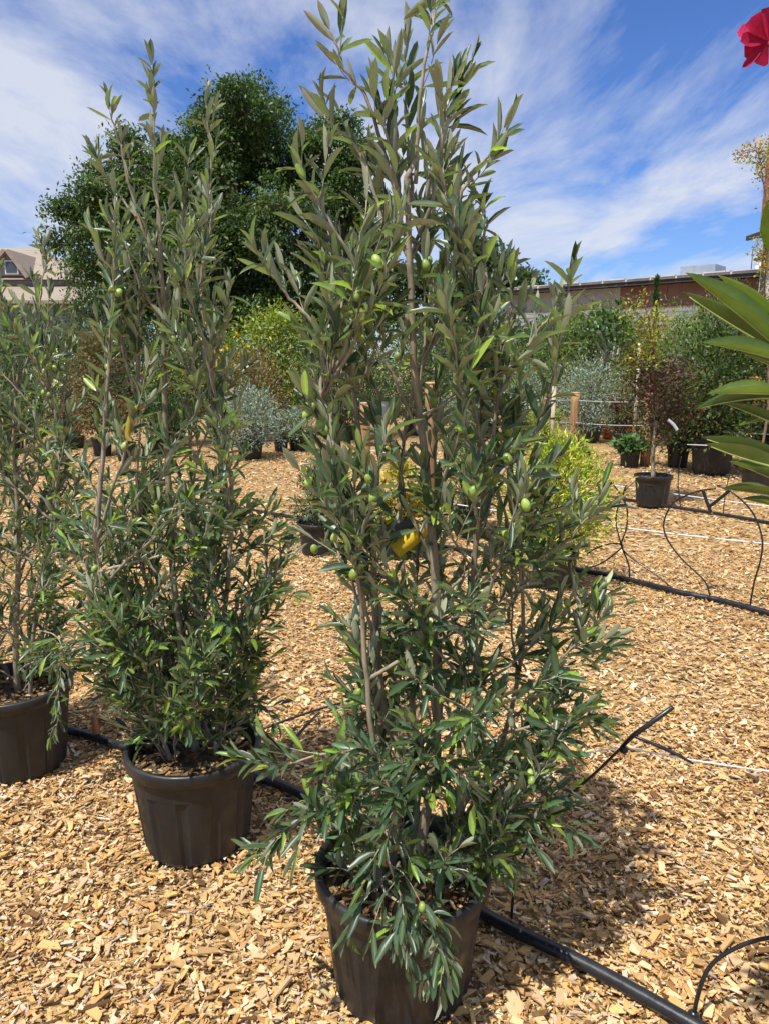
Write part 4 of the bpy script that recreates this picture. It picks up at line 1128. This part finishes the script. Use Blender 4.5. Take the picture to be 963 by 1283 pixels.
# ------------------------------------------------------------------ far trees
def big_tree(name, label, Y, trunk_px, ybase, lobes, cols, n_clump, per, leaf, clump_r, trunk_r, bark=(.11, .085, .06), group=None):
    b0 = at(trunk_px, ybase, Y); b0[2] = 0
    root = thing(name, label, 'tree', b0, group)
    tb = Buf(); cb = Buf()
    cen = [at(a, b, Y + d) for (a, b, rx, ry, d) in lobes]
    area = np.array([l[2] * l[3] for l in lobes], float); area /= area.sum()
    zf = min(c[2] for c in cen) * .75
    fork = np.array([b0[0], b0[1], max(1.6, zf)])
    tb.tube(spline([b0 - (0, 0, .2), b0 * .5 + fork * .5 + (.1, 0, 0), fork], 8), np.linspace(trunk_r * 1.3, trunk_r * .8, 8), 10, bark)
    C, O = [], []
    for c, l, f in zip(cen, lobes, area):
        rx, rz = l[2] * Y / F, l[3] * Y / F; ry = rx * .9
        tb.tube(spline([fork, fork * .5 + c * .5 + (0, 0, .4), c], 8), np.linspace(trunk_r * .5, trunk_r * .14, 8), 6, bark)
        m = max(8, int(n_clump * f))
        ns = max(5, m // 13)                                   # boughs: smaller rounded masses on the lobe
        bd = unit(rng.standard_normal((ns, 3))); bc = c + bd * (rng.uniform(.45, .92, ns))[:, None] * np.array([rx, ry, rz])
        bi = rng.integers(0, ns, m); d = unit(rng.standard_normal((m, 3)) + bd[bi] * .6 + (0, 0, .35))
        p = bc[bi] + d * (rng.uniform(.25, .40, ns)[bi] * rng.uniform(.7, 1.05, m))[:, None] * np.array([rx, ry, rz * .8])
        for i in range(0, m, 7):
            tb.tube(spline([c, c * .5 + p[i] * .5 + (0, 0, .15), p[i]], 5), np.linspace(trunk_r * .14, .015, 5), 4, bark)
        C.append(p); O.append(d)
    C = np.vstack(C); O = np.vstack(O); m = len(C)
    s = clump_r * rng.uniform(.6, 1.35, m)
    Q = np.repeat(C, per, 0) + np.clip(rng.standard_normal((m * per, 3)), -1.7, 1.7) * np.repeat(s, per)[:, None] * np.array([.55, .55, .34])
    Oo = np.repeat(O, per, 0)
    A = unit(Oo * .5 + rng.standard_normal((m * per, 3)) * .7 + (0, 0, -.35)); Nn = rng.standard_normal((m * per, 3)) * .5 + Oo * .4 + (0, 0, .9)
    cols = np.asarray(cols, float).reshape(-1, 3)
    cc = np.repeat(cols[rng.integers(0, len(cols), m)] * (1 + .14 * rng.standard_normal((m, 1))), per, 0) * (1 + .2 * rng.standard_normal((m * per, 1)))
    ln = leaf * rng.uniform(.6, 1.3, m * per)
    cb.scatter(TINY_T, Q, A, Nn, ln, ln * .45, np.clip(cc, .008, .5))
    tb.build('trunk', M_BARK, root); cb.build('crown', M_LEAF, root)
    return root
big_tree('walnut_tree', 'huge dark green broadleaf tree with a rounded crown rising behind the nursery', 27, 285, 520,
    [(300, 165, 72, 52, 0), (350, 190, 55, 55, 1), (250, 185, 50, 50, -1), (400, 225, 52, 62, 1), (440, 235, 32, 55, 0), (300, 260, 85, 75, -1.5), (190, 265, 62, 62, 0), (120, 225, 46, 38, 0), (100, 290, 44, 48, .5), (160, 320, 62, 52, -.5), (250, 345, 80, 60, -1), (360, 330, 80, 75, -1), (430, 320, 52, 70, 0), (300, 390, 95, 45, 0), (150, 205, 40, 40, 2), (190, 400, 70, 40, 1), (420, 390, 60, 40, 0), (195, 215, 52, 48, .5), (405, 195, 48, 46, .5), (445, 280, 34, 60, 1), (290, 235, 70, 60, 2), (340, 270, 70, 60, 2), (240, 300, 60, 55, 2)],
    [(.055, .098, .026), (.046, .085, .023), (.070, .118, .030), (.085, .135, .034)], 3200, 54, .155, .50, .42)
big_tree('dark_pine_tree', 'dark conifer showing between the lobes of the huge tree', 31, 160, 520, [(160, 225, 26, 38, 0), (158, 290, 40, 50, 0), (165, 350, 48, 45, 0)],
    [(.016, .036, .014), (.02, .042, .016)], 260, 60, .20, .6, .3)
big_tree('broadleaf_tree', 'distant green tree whose round top shows beside the largest olive', 46, 630, 500, [(632, 350, 34, 34, 0), (610, 360, 34, 36, 1), (645, 370, 24, 30, 0), (600, 330, 26, 26, 0)],
    [(.045, .082, .024), (.06, .10, .03)], 330, 55, .30, .8, .35)
big_tree('broadleaf_tree', 'distant dark tree low behind the house', 48, 40, 500, [(85, 372, 40, 22, 0), (150, 380, 50, 30, 0), (115, 350, 26, 18, 1)],
    [(.035, .065, .022), (.05, .085, .026)], 260, 50, .30, .8, .35)
big_tree('broadleaf_tree', 'distant green tree mostly hidden behind the largest olive', 44, 530, 500, [(500, 370, 55, 40, 0), (560, 375, 50, 36, 0)],
    [(.045, .082, .024), (.06, .10, .03)], 330, 50, .30, .8, .35)
big_tree('broadleaf_tree', 'low green tree crown before the light grey wall', 26, 730, 520, [(712, 418, 36, 20, 0), (750, 424, 40, 20, 0), (690, 420, 30, 24, 0)],
    [(.06, .11, .03), (.05, .09, .026)], 240, 46, .2, .5, .2)

# ------------------------------------------------------------------ buildings
def mat_flat(name, c0, c1, scale, rough=.8, stretch=None):
    m, t, o, p = new_mat(name)
    c, f = noise_ramp(t, scale, c0, c1, detail=8, stretch=stretch); L(t, c, p.inputs['Base Color']); p.inputs['Roughness'].default_value = rough
    bump(t, p, f, .25, .01)
    return m
def mat_courses(name, c0, c1, mortar, bw, bh, msize=.02):
    m, t, o, p = new_mat(name)
    tcn = N(t, 'ShaderNodeTexCoord'); br = N(t, 'ShaderNodeTexBrick')
    mpn = N(t, 'ShaderNodeMapping'); mpn.inputs['Rotation'].default_value = (math.radians(90), 0, 0)
    L(t, tcn.outputs['Object'], mpn.inputs[0]); L(t, mpn.outputs[0], br.inputs['Vector'])
    br.inputs['Color1'].default_value = (*c0, 1); br.inputs['Color2'].default_value = (*c1, 1); br.inputs['Mortar'].default_value = (*mortar, 1)
    br.inputs['Scale'].default_value = 1; br.inputs['Brick Width'].default_value = bw; br.inputs['Row Height'].default_value = bh; br.inputs['Mortar Size'].default_value = msize
    L(t, br.outputs['Color'], p.inputs['Base Color']); p.inputs['Roughness'].default_value = .85
    return m
M_PANEL = mat_flat('pale_panel', (.30, .29, .275), (.42, .41, .39), 1.5, stretch=(1, 1, .3))
M_RUST = mat_flat('brown_panel', (.17, .085, .055), (.25, .14, .10), 1.2, stretch=(1, 1, .4))
M_BOARDS = mat_courses('grey_boards', (.26, .265, .275), (.34, .345, .355), (.15, .15, .16), 2.6, .20, .03)
M_ROOFMETAL = mat_flat('roof_metal', (.45, .45, .46), (.62, .62, .62), 2)
M_DARK = mat_flat('dark_fascia', (.035, .03, .03), (.06, .05, .05), 3)
M_GREYBOX = mat_flat('grey_housing', (.22, .26, .31), (.30, .34, .38), 2)
M_WHITE = mat_flat('white_render', (.62, .60, .55), (.74, .72, .68), .8)
M_TILE = mat_flat('roof_tile', (.25, .20, .155), (.33, .27, .21), 1.2, stretch=(.6, 8, 8))
M_GABLE = mat_flat('gable_siding', (.20, .21, .22), (.26, .27, .28), 2, stretch=(1, 1, 6))
M_BRICK = mat_flat('chimney_brick', (.26, .10, .065), (.40, .19, .13), 1.6, stretch=(1, 1, 5))
M_GLASS = mat_flat('window_glass', (.03, .04, .05), (.06, .075, .09), 1, .12)
# long building
pL, pR = np.array([3.0, 45.4, 0]), np.array([17.6, 32.1, 0])
ex = unit(pR - pL); ey = np.array([-ex[1], ex[0], 0]); ln = np.linalg.norm(pR - pL); Mx = np.stack([ex, ey, [0, 0, 1]], 1)
rL = thing('long_building', 'long low industrial building with grey boards, pale and brown wall panels', 'building', (*((pL + pR) / 2)[:2], 0))
HB = 5.25
def bl(name, s0, s1, d0, d1, z0, z1, mat, parent=None):
    c = pL + ex * (s0 + s1) / 2 + ey * (d0 + d1) / 2; c[2] = (z0 + z1) / 2
    return Buf().box(c, (s1 - s0, d1 - d0, z1 - z0), (1, 1, 1), Mx).build(name, mat, parent or rL, smooth=False)
bl('wall', 0, ln, 0, 8, 0, 4.0, M_BOARDS)
sp_ = ln * .62
step = 2.3; k = 0; s = 0.0
while s < ln - .1:
    e = min(s + step, ln)
    bl('wall_panel', s + .012, e - .012, .02 + .008 * (k % 2), 7.9, 4.003, HB - .18, M_PANEL if e < sp_ else M_RUST); s = e; k += 1
rf = bl('roof', -.4, ln + .3, -.55, 8.4, HB, HB + .10, M_ROOFMETAL)
bl('fascia', -.4, ln + .3, -.50, -.40, HB - .18, HB - .003, M_DARK, rf)
k = 0; s = 0.0
while s < ln:
    bl('roof_sheet', s + .04, s + 1.16, -.62, 8.5, HB + .103, HB + .135 + .03 * (k % 2), M_ROOFMETAL, rf); s += 1.2; k += 1
bl('roof_unit', ln * .715, ln * .795, .6, 2.0, HB + .15, HB + .62, M_GREYBOX)
bl('roof_unit', ln * .885, ln * .910, .4, 1.2, HB + .15, HB + .60, M_WHITE)
bl('roof_unit_cap', ln * .880, ln * .915, .35, 1.25, HB + .603, HB + .68, M_DARK)
am = pL + ex * ln * .875 + ey * .5
Buf().tube([am + (0, 0, HB), am + (0, 0, HB + 1.1)], .02, 5).build('antenna', M_DARK, rL)
hb = pL + ex * ln * .60 - ey * .4
lt = thing('wall_lamp', 'blue-grey lamp bracket fixed on the grey wall boards', 'lamp', hb + (0, 0, 3.4))
Buf().box(hb + (-.9, 0, 3.45), (.45, .4, .25), (1, 1, 1), Mx).build('housing', M_GREYBOX, lt, smooth=False)
Buf().tube([hb + (-.8, 0, 3.5), hb + (.6, .2, 2.95), hb + ey * .45 + (.7, 0, 2.9)], .05, 6).build('bracket', M_DARK, lt)
# white house at the right
hx = at(946, 400, 27)[0]
rH = thing('white_house', 'white rendered house with a brick chimney with black cap', 'house', (hx + 4, 23.6, 0))
EH = at(946, 292, 27)[2]
def bh(name, x0, x1, y0, y1, z0, z1, mat, parent=None):
    return Buf().box(((x0 + x1) / 2, (y0 + y1) / 2, (z0 + z1) / 2), (x1 - x0, y1 - y0, z1 - z0)).build(name, mat, parent or rH, smooth=False)
bh('wall', hx, hx + 8, 20.2, 27, 0, EH, M_WHITE)
rb = Buf(); e = .35; rz = EH + 2.4
rp_ = [(hx - e, 19.9, EH - .12), (hx + 8 + e, 19.9, EH - .12), (hx + 8 + e, 27.3, EH - .12), (hx - e, 27.3, EH - .12), (hx + 4, 22.5, rz), (hx + 4, 24.7, rz)]
rb.add(rp_, [(0, 1, 4), (1, 2, 5), (1, 5, 4), (2, 3, 5), (3, 0, 4), (3, 4, 5), (0, 2, 1), (0, 3, 2)])
hr = rb.build('roof', M_DARK, rH, smooth=False)
bh('gutter', hx - e - .1, hx - e - .003, 19.85, 27.35, EH - .2, EH - .05, M_DARK)
bh('downpipe', hx - .12, hx - .02, 26.6, 26.7, 0, EH - .2, M_DARK)
ct = at(960, 135, 25.6)[2]; chx = at(996, 170, 25.6)[0]
bh('chimney', chx - .38, chx + .42, 25.8, 26.6, EH - .1, ct - .75, M_BRICK)
bh('chimney_pot', chx - .30, chx + .12, 25.95, 26.4, ct - .747, ct - .25, M_BRICK)
bh('chimney_cap', chx - .36, chx + .18, 25.9, 26.45, ct - .247, ct, M_DARK)
for wx, wz in ((hx + 2, 1.1), (hx + 5, 1.1), (hx + 2, 3.4), (hx + 5, 3.4)):
    w_ = bh('window', wx, wx + 1.1, 20.12, 20.198, wz, wz + 1.3, M_WHITE); bh('pane', wx + .08, wx + 1.02, 20.10, 20.117, wz + .08, wz + 1.22, M_GLASS, w_)
# house at the left
YH = 36.0
def hp(a, b, d=0): return at(a, b, YH + d)
rG = thing('grey_house', 'grey-walled house with a tan tiled roof and a dormer gable', 'house', (*hp(-20, 400)[:2], 0))
zr_, ze, zl0, zl1 = hp(0, 311, 4)[2], hp(0, 350)[2], hp(0, 355)[2], hp(0, 378)[2]
xl, xr = hp(-190, 350)[0], hp(98, 350)[0]; x_rid = hp(46, 313, 4)[0]
Buf().add([(xl, YH, ze), (xr, YH, ze), (x_rid, YH + 4, zr_), (xl, YH + 4, zr_), (xr, YH + 8, ze), (xl, YH + 8, ze)], [(0, 1, 2), (0, 2, 3), (1, 4, 2), (3, 2, 4), (3, 4, 5), (0, 5, 4), (0, 4, 1)]).build('roof', M_TILE, rG, smooth=False)
Buf().box(((xl + xr) / 2 - .3, YH + 4, ze / 2), (xr - xl - .9, 7.2, ze - .01)).build('wall', M_GABLE, rG, smooth=False)
xr2 = hp(122, 372, -2)[0]
ly0, ly1 = hp(0, 376, -2.5)[2], hp(0, 357, 0)[2]
Buf().add([(xl, YH - 2.5, ly0), (xr2, YH - 2.5, ly0), (xr2 - .3, YH + .35, ly1), (xl, YH + .35, ly1), (xl, YH - 2.5, ly0 - .14), (xr2, YH - 2.5, ly0 - .14), (xr2 - .3, YH + .35, ly1 - .14), (xl, YH + .35, ly1 - .14)],
    [(0, 1, 2), (0, 2, 3), (4, 6, 5), (4, 7, 6), (0, 5, 1), (0, 4, 5), (1, 5, 6), (1, 6, 2), (2, 6, 7), (2, 7, 3), (0, 3, 7), (0, 7, 4)]).build('porch_roof', M_TILE, rG, smooth=False)
xw = hp(92, 390, -2)[0]
Buf().box(((xl + xw) / 2, YH - 1.0, (ly0 - .1) / 2), (xw - xl, 2.0, ly0 - .12)).build('porch_wall', M_GABLE, rG, smooth=False)
ga, gl, gr_ = hp(11, 316, .2), hp(-14, 346, .2), hp(34, 346, .2)
g0 = Buf(); dpt = 3.6
g0.add([gl, gr_, ga, gl + (0, dpt, 0), gr_ + (0, dpt, 0), ga + (0, dpt, 0)], [(0, 1, 2), (3, 5, 4), (0, 3, 4), (0, 4, 1), (1, 4, 5), (1, 5, 2), (0, 2, 5), (0, 5, 3)])
dm = g0.build('dormer', M_GABLE, rG, smooth=False)
for s_, q0 in ((-1, gl), (1, gr_)):
    dv_ = ga - q0; nrm = unit(np.array([-dv_[2], 0, dv_[0]]) * (1 if dv_[0] > 0 else -1)) * .16
    a0, a1 = q0 - dv_ * .12 + (0, -.35, 0), ga + (0, -.35, 0); bq = (0, dpt + .3, 0)
    vv = [a0, a1, a1 + nrm, a0 + nrm]; vv += [p + bq for p in vv]
    Buf().add(vv, [(0, 1, 2), (0, 2, 3), (4, 6, 5), (4, 7, 6), (0, 5, 1), (0, 4, 5), (3, 2, 6), (3, 6, 7), (1, 5, 6), (1, 6, 2), (0, 3, 7), (0, 7, 4)]).build('dormer_roof', M_TILE, dm, smooth=False)
wc = hp(15, 335, .1)
wn_ = Buf().box(wc, (.62, .1, .62)).build('window', M_WHITE, dm, smooth=False)
Buf().box(wc - (0, .055, 0), (.5, .03, .5)).build('pane', M_GLASS, wn_, smooth=False)
print('objects', len(bpy.data.objects))
